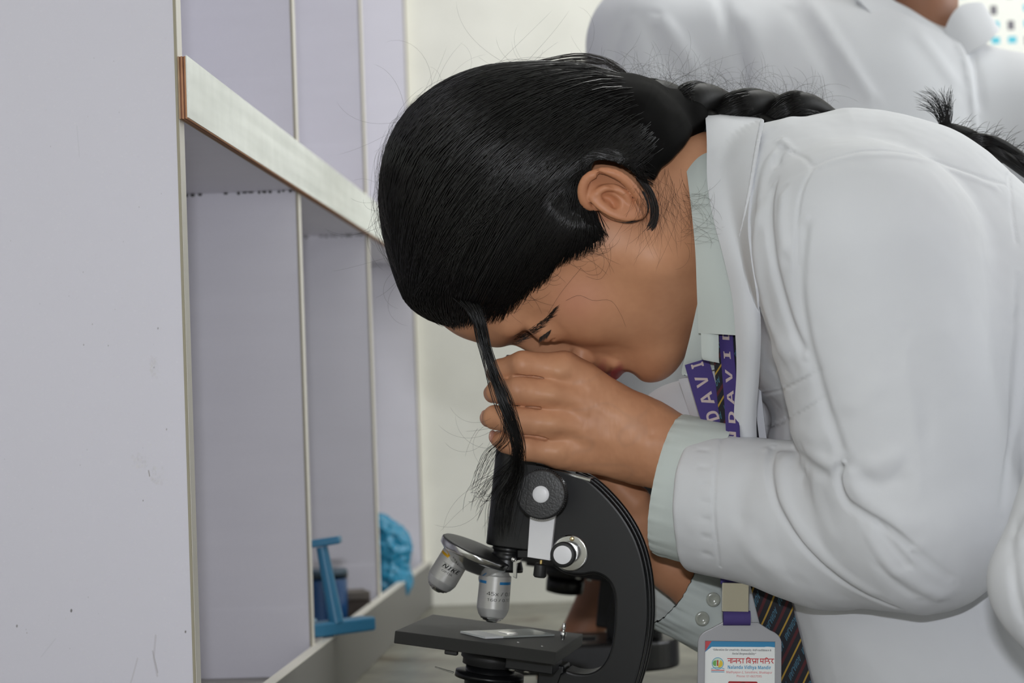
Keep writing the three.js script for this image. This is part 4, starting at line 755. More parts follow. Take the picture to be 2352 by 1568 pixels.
{
  const bumpT = dataTexture(64, 64, (u, v) => { const a = 128 + fbm(u * 4, v * 4, 3, 3) * 200; return [a, a, a]; }, false);
  const clip = part('metal_clip', new RoundedBoxGeometry(62 * px, 68 * px, 8 * px, 2, 2 * px), std(0.62, 0.58, 0.50, 0.1, { metalness: 1 }), lanyard); facing(clip, 1689, 1371, 104); clip.rotateZ(-0.02);
  const loopUp = part('strap_end', new RoundedBoxGeometry(62 * px, 30 * px, 5 * px, 2, 2 * px), std(0.05, 0.035, 0.17, 0.8), lanyard); facing(loopUp, 1686, 1326, 98);
  const loop = part('strap_loop', new THREE.CylinderGeometry(13 * px, 13 * px, 62 * px, 20).rotateZ(Math.PI / 2).scale(1, 1.3, 1), std(0.055, 0.035, 0.17, 0.75), lanyard); facing(loop, 1692, 1419, 102);
  // plastic holder: frame with a window, the card inside
  const sh = new THREE.Shape(), W = 95 * px, Ht = 300 * px, r = 18 * px; sh.moveTo(-W + r, -Ht); sh.lineTo(W - r, -Ht); sh.quadraticCurveTo(W, -Ht, W, -Ht + r); sh.lineTo(W - 2 * px, -42 * px); sh.quadraticCurveTo(W - 4 * px, -24 * px, W - 26 * px, -16 * px); sh.lineTo(40 * px, 2 * px); sh.lineTo(-40 * px, 2 * px); sh.lineTo(-W + 26 * px, -14 * px); sh.quadraticCurveTo(-W, -24 * px, -W, -44 * px); sh.lineTo(-W, -Ht + r); sh.quadraticCurveTo(-W, -Ht, -W + r, -Ht);
  const hole = new THREE.Path(); hole.moveTo(-82 * px, -38 * px); hole.lineTo(82 * px, -38 * px); hole.lineTo(84 * px, -Ht + 16 * px); hole.lineTo(-84 * px, -Ht + 16 * px); hole.closePath(); sh.holes.push(hole);
  const holder = part('card_holder', new THREE.ExtrudeGeometry(sh, { depth: 5 * px, bevelEnabled: true, bevelSize: 2 * px, bevelThickness: 2 * px, bevelSegments: 3, curveSegments: 10 }), std(0.36, 0.36, 0.38, 0.3), lanyard); facing(holder, 1700, 1432, 92); holder.rotateZ(-0.012);
  const cardTex = canvasTexture(656, 1040, (c, w, h) => {
    c.fillStyle = '#eef0ee'; c.fillRect(0, 0, w, h); c.fillStyle = '#2f86b5'; c.beginPath(); c.moveTo(0, 0); c.lineTo(w, 0); c.lineTo(w, 62); c.quadraticCurveTo(w - 90, 50, w - 110, 58); c.lineTo(60, 62); c.lineTo(0, 110); c.fill(); c.fillStyle = '#c8464e'; c.beginPath(); c.moveTo(0, 0); c.lineTo(66, 0); c.lineTo(0, 104); c.fill();
    c.textAlign = 'center'; c.fillStyle = '#3a3a40'; c.font = 'italic bold 24px serif'; c.fillText('“Education for creativity, Humanity, Self-confidence &', w / 2 + 10, 96, 540); c.fillText('Social Responsibility”', w / 2 + 30, 130, 220);
    // school name in Devanagari, drawn stroke by stroke under its headline
    c.strokeStyle = '#c0262c'; c.lineWidth = 7; c.lineCap = 'round'; const y0 = 168, H = 40, st = (...p) => { c.beginPath(); c.moveTo(p[0][0], y0 + p[0][1]); for (let i = 1; i < p.length; i++) p[i].length === 2 ? c.lineTo(p[i][0], y0 + p[i][1]) : c.quadraticCurveTo(p[i][0], y0 + p[i][1], p[i][2], y0 + p[i][3]); c.stroke(); };
    const bar = (a, b) => st([a, 0], [b, 0]), stem = (x) => st([x, 0], [x, H]), na = (x) => { st([x, 20], [x + 22, 20]); stem(x + 22); c.fillStyle = '#c0262c'; c.beginPath(); c.arc(x + 4, y0 + 20, 5, 0, 7); c.fill(); };
    let x = 214; bar(x - 6, x + 148); na(x); stem(x + 34); st([x + 46, 30], [x + 50, 12, x + 58, 26], [x + 66, 12, x + 72, 26]); stem(x + 76); st([x + 86, 20], [x + 100, 20]); st([x + 108, 8], [x + 92, 14, x + 112, 26], [x + 118, 30, x + 112, 42]); stem(x + 136);
    x = 384; bar(x - 6, x + 108); stem(x); st([x, 0], [x + 12, -22, x + 30, 0]); st([x + 30, 16], [x + 10, 14, x + 14, 28], [x + 22, 36, x + 32, 26]); stem(x + 32); st([x + 56, 8], [x + 44, 14, x + 62, 26], [x + 70, 32, x + 60, 44]); st([x + 64, 24], [x + 78, 30, x + 82, 20]); stem(x + 84); stem(x + 100);
    x = 512; bar(x - 6, x + 122); st([x, 0], [x, 26]); st([x, 26], [x + 22, 24]); stem(x + 22); stem(x + 42); st([x + 42, 0], [x + 52, -22, x + 66, 0]); st([x + 50, 20], [x + 66, 20]); st([x + 76, 8], [x + 62, 14, x + 80, 26], [x + 86, 32, x + 78, 42]); st([x + 104, 0], [x + 112, 12, x + 100, 18], [x + 106, 28, x + 116, 38]);
    c.fillStyle = '#2f8fc0'; c.font = 'bold 42px sans-serif'; c.fillText('Nalanda Vidhya Mandir', 408, 262, 400);
    c.fillStyle = '#cf5a5e'; c.font = '27px sans-serif'; c.fillText('Madhyapur-2, Sanothimi, Bhaktapur', 408, 302, 424); c.fillText('Phone: 01-6637095', 408, 338, 234);
    // round emblem: blue ring, green and yellow field, small figure, ribbon line
    c.lineWidth = 6; c.strokeStyle = '#5aa2c4'; c.fillStyle = '#cfe2cf'; c.beginPath(); c.arc(118, 214, 52, 0, 7); c.fill(); c.stroke(); c.fillStyle = '#e2c33c'; c.beginPath(); c.arc(128, 216, 36, -1.2, 1.8); c.fill(); c.fillStyle = '#6fae5a'; c.beginPath(); c.arc(98, 212, 26, 1.4, 5); c.fill(); c.fillStyle = '#b9502f'; c.fillRect(110, 200, 14, 36); c.beginPath(); c.arc(117, 192, 9, 0, 7); c.fill(); c.strokeStyle = '#5aa2c4'; c.beginPath(); c.moveTo(60, 262); c.quadraticCurveTo(118, 244, 178, 262); c.stroke(); c.fillStyle = '#c0464a'; c.font = 'bold 17px sans-serif'; c.fillText('नालन्दा', -400, 0); c.fillRect(58, 272, 122, 8); c.fillStyle = '#5a8fb4'; c.fillRect(58, 288, 122, 7);
    // portrait photo on red
    c.fillStyle = '#a3131f'; c.beginPath(); c.roundRect(216, 376, 270, 330, 14); c.fill(); c.save(); c.beginPath(); c.rect(216, 376, 270, 330); c.clip(); c.fillStyle = '#1a1210'; c.beginPath(); c.ellipse(356, 470, 68, 84, 0, 0, 7); c.fill(); c.fillStyle = '#a9744f'; c.beginPath(); c.ellipse(356, 492, 50, 70, 0, 0, 7); c.fill(); c.fillStyle = '#1a1210'; c.beginPath(); c.ellipse(356, 420, 52, 26, 0, 0, 7); c.fill(); c.fillRect(326, 474, 22, 5); c.fillRect(366, 474, 22, 5); c.fillStyle = '#3a2018'; c.fillRect(330, 486, 14, 6); c.fillRect(368, 486, 14, 6); c.fillStyle = '#8c4a3c'; c.fillRect(340, 530, 32, 7); c.fillStyle = '#dfe2e6'; c.fillRect(270, 590, 180, 130); c.restore();
    c.fillStyle = '#e8c33a'; c.fillRect(0, 478, 212, 70); c.fillRect(490, 478, 170, 70); c.fillStyle = '#5d4a1c'; c.font = 'bold 30px sans-serif'; c.fillText('STUDENT', 118, 514, 160); c.fillText('ID CARD', 568, 504, 130);
    c.fillStyle = '#55606a'; for (let i = 0; i < 6; i++) c.fillRect(60, 740 + i * 42, 300 + (i % 3) * 60, 14);
  });
  const cardG = new THREE.BoxGeometry(164 * px, 260 * px, 2 * px), card = part('printed_card', cardG, std(1, 1, 1, 0.3, { map: cardTex }), lanyard); facing(card, 1700, 1600, 93); card.rotateZ(-0.012);
}
// ------------------------------------------------------------ microscope
seeded(17);
const MT = 0.105, MY = 0.20, MW0 = -70;                          // lean towards the user, turn, distance step
const micO = P(1136, 1440, MW0);
const mc = Math.cos(MY), ms = Math.sin(MY), tc = Math.cos(MT), ts = Math.sin(MT);
// microscope axes in frame steps: X towards the arm, Y up the tube, Z to the camera side
const AX = [mc * tc, mc * ts, ms], AY = [ts, -tc, 0], AZ = [-ms * tc, -ms * ts, mc];
const toMic = (p) => { const d = p.map((q, i) => q - micO[i]); return [AX, AY, AZ].map((a) => a[0] * d[0] + a[1] * d[1] + a[2] * d[2]); };
function M(u, v, Z = 0) { let w = MW0 + Z * mc, q; for (let i = 0; i < 8; i++) { q = toMic(P(u, v, w)); w += (Z - q[2]) / mc; } return [q[0], q[1], Z]; }
const mic = thing('microscope', 'black student microscope with silver objectives in front of the bending person', 'microscope', [0, 0, 0]);
{
  const X = G.dir(...AX), Y = G.dir(...AY), Z = G.dir(...AZ), m = new THREE.Matrix4().makeBasis(X.multiplyScalar(G.S), Y.multiplyScalar(G.S), Z.multiplyScalar(G.S)); m.setPosition(G.world(...micO)); m.decompose(mic.position, mic.quaternion, mic.scale);
}
const blackPaint = std(0.006, 0.0062, 0.007, 0.34, { specularIntensity: 0.8 });
const blackSatin = std(0.012, 0.012, 0.0125, 0.5);
const grainBump = dataTexture(128, 128, () => { const a = rr(60, 200); return [a, a, a]; }, false);
const stageMat = std(0.035, 0.035, 0.033, 0.42, { bumpMap: grainBump, bumpScale: 0.0003 });
const chrome = std(0.72, 0.72, 0.72, 0.14, { metalness: 1 });
const satinMetal = std(0.55, 0.55, 0.54, 0.36, { metalness: 0.55 });
const castMetal = std(0.85, 0.85, 0.86, 0.5, { metalness: 0 });
const whitePlastic = std(0.8, 0.8, 0.82, 0.35);
const poly = (pts, Z, depth, bevel = 4, holes = []) => {
  const sh = new THREE.Shape(pts.map(([x, y]) => new THREE.Vector2(x, y)));
  for (const h of holes) sh.holes.push(new THREE.Path(h.map(([x, y]) => new THREE.Vector2(x, y))));
  return new THREE.ExtrudeGeometry(sh, { depth: depth - 2 * bevel, bevelEnabled: bevel > 0, bevelSize: bevel, bevelThickness: bevel, bevelSegments: 3, curveSegments: 8, bevelOffset: -bevel }).translate(0, 0, Z + bevel);
};
const lathe = (pts, seg = 48) => new THREE.LatheGeometry(pts.map(([r, y]) => new THREE.Vector2(r, y)), seg);
const knobZ = (pts, seg = 48) => lathe(pts, seg).rotateX(Math.PI / 2);   // lathe about Z, y -> towards camera
// arm: a broad C, traced at its near face
const armZ = 46;
const armOuter = [[1198, 1060], [1250, 1066], [1330, 1091], [1372, 1118], [1425, 1176], [1462, 1240], [1482, 1310], [1489, 1390], [1484, 1470], [1464, 1560], [1430, 1640], [1390, 1700], [1330, 1730], [1270, 1720], [1255, 1660], [1268, 1600], [1286, 1548]];
const armInner = [[1300, 1538], [1322, 1545], [1350, 1546], [1376, 1535], [1396, 1507], [1408, 1462], [1412, 1400], [1409, 1362], [1398, 1337], [1382, 1324], [1362, 1318], [1334, 1322], [1300, 1318], [1272, 1302], [1262, 1284], [1205, 1262]];
const armPts = [...spline(armOuter.map(([u, v]) => M(u, v, armZ)), 70), ...spline(armInner.map(([u, v]) => M(u, v, armZ)), 60)];
part('arm', poly(armPts, -armZ, armZ * 2, 7), blackPaint, mic);
{ // raised rim along the outside of the arm
  const o = spline(armOuter.map(([u, v]) => M(u, v, armZ)), 70), geos = [];
  for (const z of [-26, 26]) geos.push(new THREE.TubeGeometry(new THREE.CatmullRomCurve3(o.slice(8, 60).map(([x, y]) => V(x + 1, y, z))), 90, 5, 8));
  part('arm_rim', mergeGeometries(geos), blackPaint, mic);
}
// body tube housing
const up0 = M(1148, 1250), top0 = M(1160, 1002); const BXc = 6;
{
  const yb = M(1146, 1248)[1], yt = M(1160, 1003)[1], sh = new THREE.Shape(); sh.absarc(0, 0, 46, Math.PI / 2, Math.PI * 1.5); sh.lineTo(60, -46); sh.lineTo(60, 46); sh.closePath();
  const g = new THREE.ExtrudeGeometry(sh, { depth: yt - yb, bevelEnabled: true, bevelSize: 3, bevelThickness: 3, bevelSegments: 3, curveSegments: 32, bevelOffset: -3 }).rotateX(-Math.PI / 2).translate(BXc, yb, 0);
  part('tube_housing', g, blackPaint, mic);
  part('housing_rim', lathe([[0, yt], [50, yt], [53, yt + 2], [53, yt + 9], [46, yt + 10], [0, yt + 10]]).translate(BXc, 0, 0), blackPaint, mic);
  const ye = M(1190, 830)[1]; part('draw_tube', lathe([[44, yt], [44, ye - 20], [41, ye - 14], [0, ye - 14]]).translate(BXc, 0, 0), blackSatin, mic);
  const e = part('eyepiece', lathe([[38, ye - 16], [38, ye - 6], [46, ye - 4], [47, ye + 8], [44, ye + 13], [30, ye + 14], [24, ye + 8], [0, ye + 8]]).translate(BXc, 0, 0), blackSatin, mic);
  part('eye_lens', lathe([[0, ye + 9], [24, ye + 9], [24, ye + 5]]).translate(BXc, 0, 0), std(0.1, 0.1, 0.12, 0.05), e);
  // small white lettering engraved at the front edge of the housing
  const eng = canvasTexture(64, 512, (c, w, h) => { c.clearRect(0, 0, w, h); c.fillStyle = '#cfcfcf'; c.font = 'bold 44px sans-serif'; c.save(); c.translate(46, h - 12); c.rotate(-Math.PI / 2); c.fillText('NIKE OPTIK', 0, 0, 300); c.fillText('LAB', 330, 0, 120); c.restore(); });
  const pl = new THREE.CylinderGeometry(46.5, 46.5, 190, 12, 1, true, -2.05, 0.3).translate(BXc, (yb + yt) / 2 + 10, 0);
  part('engraving', pl, std(1, 1, 1, 0.6, { map: eng, transparent: true, alphaTest: 0.4 }), mic);
}
// nosepiece
{
  const n0 = M(1150, 1250)[1], n1 = M(1146, 1296)[1];
  part('nosepiece_neck', lathe([[0, n0 + 4], [36, n0 + 4], [36, n0 - 10], [33, n0 - 12], [33, n0 - 18], [37, n0 - 20], [37, n0 - 30], [34, n0 - 32], [40, n1 - 4], [40, n1 - 12], [0, n1 - 12]]).translate(12, 0, 0), blackPaint, mic);
  const tl = 0.30, t = part('turret', lathe([[0, 10], [40, 9], [78, 4], [88, 3], [92, 0], [92, -3]]), blackSatin, mic); const c = M(1101, 1263, 0); t.position.set(...c); t.rotation.z = -tl;
  part('turret_ring', lathe([[92, -1], [93, -3], [92, -14], [86, -19], [72, -30], [58, -44], [40, -50], [0, -50]]), chrome, t);
  const clip = part('spring_clip', poly([[-4, -24], [4, -28], [6, 6], [14, 10], [14, 16], [-4, 14]], -6, 12, 1.5), chrome, mic); clip.position.set(...M(1183, 1300, 30)); clip.rotation.z = 0.1;
  part('clip_screw', knobZ([[0, 10], [4, 10], [6, 7], [6, 0]], 16).translate(...M(1180, 1284, 42)), chrome, mic);
}
// objectives
function objective(at, tilt, tiltX, s, ring, lines, label) {
  const tex = canvasTexture(1024, 512, (c, w, h) => {
    c.fillStyle = '#c9c8c5'; c.fillRect(0, 0, w, h); for (let i = 0; i < 500; i++) { c.fillStyle = `rgba(90,90,90,${rnd() * 0.05})`; c.fillRect(0, rnd() * h, w, 1); }
    c.fillStyle = ring; c.fillRect(w * ring_.a0, 78, w * (ring_.a1 - ring_.a0), 44); c.fillRect(w * ring_.b0, 78, w * (ring_.b1 - ring_.b0), 44);
    c.fillStyle = '#1c1c1c'; c.textAlign = 'left'; for (const [txt, x, y, size, weight, line] of lines) { c.font = `${weight} ${size}px sans-serif`; c.fillText(txt, w * x, y); if (line) { const q = c.measureText(txt).width; c.fillRect(w * x, y + 8, q, 4); c.fillRect(w * x, y - size * 0.86, q, 4); } }
  });
  const g = new THREE.Group(); g.name = 'objective'; g.userData.label = label; mic.add(g); g.position.set(...at); g.rotation.set(tiltX, 0, tilt); g.scale.setScalar(s);
  part('mount', lathe([[0, 6], [30, 6], [32, 2], [34, -2], [37, -4]]), satinMetal, g);
  part('barrel', new THREE.CylinderGeometry(37.5, 38.5, 76, 64, 1, true).rotateY(Math.PI).translate(0, -42, 0), std(0.82, 0.82, 0.82, 0.36, { metalness: 0.45, map: tex }), g);
  part('nose_cone', lathe([[38.5, -80], [38, -84], [33, -98], [30, -101], [29, -103], [0, -103]]), satinMetal, g);
  part('front_ring', lathe([[27, -102], [27, -106], [22, -107], [22, -110], [15, -112], [12, -115], [0, -115]]), chrome, g);
  part('front_lens', lathe([[0, -113], [8, -115.5], [0, -116.5]]), std(0.02, 0.02, 0.03, 0.05), g);
}
const ring_ = { a0: 0.28, a1: 0.44, b0: 0.58, b1: 0.74 };
objective(M(1139, 1317, 0), 0.015, 0, 0.98, '#2f86c4', [['45x / 0.65', 0.455, 300, 80, 'normal'], ['160 / 0.17', 0.462, 392, 64, 'normal']], 'silver 45x objective with a blue ring');
ring_.a0 = 0.30; ring_.a1 = 0.46; ring_.b0 = 0.62; ring_.b1 = 0.72;
objective(M(1054, 1266, 0), -0.44, 0, 0.93, '#e2ab17', [['NIKE', 0.44, 290, 92, 'italic bold', true], ['OPTIK', 0.465, 362, 50, 'normal']], 'silver objective with a yellow ring');
objective(M(1126, 1292, -80), -0.12, 0.5, 0.6, '#b03030', [['5x / 0.1', 0.45, 240, 84, 'normal']], 'small far objective');
// stage
const sNL = M(908, 1445, 182), sNR = M(1277, 1500, 182), stageTop = (sNL[1] + sNR[1]) / 2, sThick = 29;
{
  const sh = [[sNL[0], -182], [sNR[0], -182], [sNR[0], 182], [sNL[0], 182]];
  const hole = []; for (let i = 0; i < 24; i++) hole.push([14 * Math.cos(i / 24 * 6.283), 14 * Math.sin(i / 24 * 6.283)]);
  const g = poly(sh, 0, sThick, 2.5, [hole]).rotateX(-Math.PI / 2).translate(0, stageTop - sThick, 0);
  const st = part('stage', g, stageMat, mic);
  const pin = M(1279, 1459, 60); part('stage_pin', lathe([[0, 38], [3.5, 38], [4.2, 26], [3, 24], [3, 18], [7, 17], [7, 8], [4.5, 7], [4.5, 0]], 20).translate(pin[0] - 2, stageTop, -40), chrome, st);
  for (const [x, z] of [[60, 110], [118, 120], [-30, 40], [-40, 60]]) part('stage_screw', lathe([[0, 1.4], [3.2, 1.2], [3.6, 0]], 14).translate(x + 20, stageTop, z), chrome, st);
  const sub = (name, pts, x, z, mat) => part(name, lathe(pts).translate(x, 0, z), mat, mic);
  const y = stageTop - sThick;
  sub('condenser_mount', [[0, y + 1], [70, y + 1], [71, y - 30], [66, y - 34], [66, y - 46], [60, y - 47], [0, y - 47]], 0, 0, blackSatin);
  sub('condenser', [[0, y - 46], [57, y - 46], [58, y - 70], [57, y - 96], [40, y - 100], [0, y - 100]], 0, 0, blackPaint);
  sub('iris_ring', [[58, y - 62], [80, y - 64], [81, y - 78], [58, y - 80]], 0, 0, blackPaint);
  part('iris_lever', new THREE.CylinderGeometry(1.6, 2.2, 46, 10).rotateZ(Math.PI / 2 - 0.15).translate(-100, y - 66, 40), chrome, mic);
  part('stage_stop', new RoundedBoxGeometry(30, 14, 16, 2, 3).translate(sNL[0] + 128, y - 6, 150), blackSatin, mic);
  const bl = part('stage_bracket', new RoundedBoxGeometry(110, 32, 120, 2, 3).translate(112, y - 16, 60), blackPaint, mic);
  for (const [dx, dz] of [[70, 96], [104, 96]]) part('bracket_screw', lathe([[0, -8], [6, -8], [9, -5], [9, 0]], 18).translate(dx, y - 32, dz), chrome, bl);
  part('bracket_post', new RoundedBoxGeometry(60, 160, 80, 2, 5).translate(150, y - 100, 0), blackPaint, mic);
  part('substage_lamp', lathe([[0, y - 150], [60, y - 152], [66, y - 158], [68, y - 210], [60, y - 216], [0, y - 216]]), blackSatin, mic);
}
// focus knobs
{
  const kn = (u, v, z0, list) => { const c = M(u, v, z0); return list.map(([name, pts, mat, seg]) => part(name, knobZ(pts, seg).translate(c[0], c[1], z0), mat, mic)); };
  const near = 138; kn(1242, 1135, near, [['coarse_knob', [[0, 0], [16, 0], [18, -0.5], [52, -0.5], [56, -4], [56, -34], [50, -38], [0, -38]], std(0.03, 0.03, 0.031, 0.45, { bumpMap: grainBump, bumpScale: 0.0004 }), 64], ['knob_cap', [[0, 3.5], [12, 3], [18, 1], [19.5, -1]], whitePlastic, 40]]);
  const c = M(1242, 1135, near); const ridges = []; for (let i = 0; i < 72; i++) { const a = i / 72 * 6.283; ridges.push(new THREE.BoxGeometry(2, 2.2, 26).rotateZ(a).translate(c[0] + Math.cos(a) * 56.4, c[1] + Math.sin(a) * 56.4, near - 20)); } part('knurling', mergeGeometries(ridges), blackSatin, mic).userData.kind = 'stuff';
  part('coarse_shaft', new THREE.CylinderGeometry(14, 14, 250, 24).rotateX(Math.PI / 2).translate(c[0], c[1], 0), blackSatin, mic);
  part('coarse_knob', knobZ([[0, 0], [52, 0], [56, -4], [56, -34], [50, -38], [0, -38]], 48).rotateX(Math.PI).translate(c[0], c[1], -near), blackSatin, mic);
  // fine focus
  const pz = 50, f0 = M(1309, 1270, pz); part('fine_plate', knobZ([[0, 3], [38, 3], [42, 0], [42, -5]], 48).translate(f0[0], f0[1], pz), chrome, mic);
  part('fine_plate_screw', knobZ([[0, 4], [4, 4], [5.5, 2], [5.5, 0]], 16).translate(...M(1314, 1237, pz + 3)), std(0.7, 0.55, 0.32, 0.3, { metalness: 1 }), mic);
  const fz = 112, f1 = M(1292, 1274, fz); part('fine_knob', knobZ([[20, 0], [27, -1], [29, -4], [29, -18], [26, -20], [0, -20]], 48).translate(f1[0], f1[1], fz), blackSatin, mic);
  part('knob_cap', knobZ([[0, 1.5], [19, 1], [22.5, -1]], 40).translate(f1[0], f1[1], fz), whitePlastic, mic);
  const rg = [knobZ([[25, -18], [25, -60]], 40).translate(f1[0], f1[1], fz)]; for (let i = 0; i < 60; i++) { const a = i / 60 * 6.283; rg.push(new THREE.BoxGeometry(1.5, 1.4, 36).rotateZ(a).translate(f1[0] + Math.cos(a) * 25.2, f1[1] + Math.sin(a) * 25.2, fz - 40)); }
  part('fine_barrel', joined(rg.map((q) => q.index ? q.toNonIndexed() : q)), chrome, mic);
  part('fine_knob', knobZ([[0, 0], [27, -1], [29, -4], [29, -50], [0, -52]], 40).rotateX(Math.PI).translate(f1[0], f1[1], -fz), blackSatin, mic);
  // silver slide plate and its clamp screw
  const zp = 62; part('slide_plate', poly([[1217, 1186], [1275, 1184], [1263, 1287], [1211, 1279]].map(([u, v]) => M(u, v, zp)), zp - 34, 34, 1.5), castMetal, mic);
  part('plate_backing', poly([[1190, 1262], [1270, 1262], [1258, 1283], [1190, 1280]].map(([u, v]) => M(u, v, 20)), -20, 50, 2), blackPaint, mic);
  const s = M(1243, 1290, 40); part('clamp_screw', lathe([[4, 4], [4, -8]], 14).translate(...s), std(0.65, 0.48, 0.2, 0.3, { metalness: 1 }), mic);
  part('clamp_knob', lathe([[0, -4], [13, -5], [15, -8], [15.5, -32], [12, -36], [0, -36]], 20).translate(...s), blackSatin, mic);
  part('rack_rail', poly([[1256, 1072], [1300, 1082], [1360, 1098], [1358, 1106], [1298, 1090], [1254, 1080]].map(([u, v]) => M(u, v, 30)), -10, 56, 2), chrome, mic);
}
// heavy foot: stays level on the bench
const micFoot = (() => {
  const at = G.world(...P(1190, 1640, MW0)); at.y = BENCH; mic.updateMatrixWorld(true);
  const inv = mic.matrixWorld.clone().invert(), yaw = Math.atan2(-0.2, 1);
  const sh = new THREE.Shape(); sh.moveTo(-0.075, -0.055); sh.lineTo(-0.075, -0.03); sh.lineTo(0.01, -0.022); sh.lineTo(0.01, 0.022); sh.lineTo(-0.075, 0.03); sh.lineTo(-0.075, 0.055); sh.lineTo(0.03, 0.055); sh.quadraticCurveTo(0.085, 0.05, 0.085, 0); sh.quadraticCurveTo(0.085, -0.05, 0.03, -0.055); sh.closePath();
  const g = new THREE.ExtrudeGeometry(sh, { depth: 0.022, bevelEnabled: true, bevelSize: 0.003, bevelThickness: 0.003, bevelSegments: 2 }).rotateX(-Math.PI / 2).translate(0, 0.003, 0);
  const pil = box(0.018, 0.072, 0.02, 0.075, -0.018, 0.018, 0.006); const m = new THREE.Matrix4().makeRotationY(0.15).setPosition(at); const both = joined([g, pil.toNonIndexed()].map((q) => q.index ? q.toNonIndexed() : q)).applyMatrix4(m).applyMatrix4(inv);
  return part('foot', both, blackPaint, mic);
})();
// glass slide with a drop under the cover slip, lying on the stage
{
  mic.updateMatrixWorld(true);
  const t = thing('glass_slide', 'clear glass slide with a round wet mount lying on the microscope stage', 'slide', [0, 0, 0]);
  const c = M(1157, 1447, 30); const pos = V(c[0] + 6, stageTop + 3.2, 6).applyMatrix4(mic.matrixWorld); t.position.copy(pos); t.quaternion.copy(mic.quaternion); t.rotateY(1.02); t.scale.setScalar(G.S);
  part('glass_plate', new THREE.BoxGeometry(236, 4, 80), std(0.72, 0.76, 0.74, 0.08, { transmission: 0.55, thickness: 0.001, specularIntensity: 1 }), t);
  part('wet_drop', lathe([[0, 4.6], [14, 4.3], [22, 3.2], [24, 2]], 36), std(0.7, 0.66, 0.68, 0.05, { transmission: 0.6, thickness: 0.002 }), t);
  part('frosted_end', new THREE.BoxGeometry(60, 4.3, 80.2).translate(-88, 0, 0), std(0.8, 0.82, 0.82, 0.5), t);
}
// ------------------------------------------------------------ second microscope further along the bench
{
  const m2 = mic.clone(true); m2.name = numbered('microscope'); scene.add(m2);
  for (const n of ['iris_ring', 'iris_lever', 'substage_lamp']) m2.remove(m2.getObjectByName(n));
  tag(m2, 'second black microscope half hidden behind the nearer one', 'microscope');
  const at = camPos.clone().addScaledVector(camBack, -2.12).addScaledVector(camRight, (1290 - MIDX) / FOCAL * 2.12);
  m2.rotation.y -= 0.15; m2.updateMatrixWorld(true);
  const bb = new THREE.Box3().setFromObject(m2); m2.position.x += at.x - mic.position.x; m2.position.z += at.z - mic.position.z; m2.position.y += BENCH + 0.001 - bb.min.y; 
}
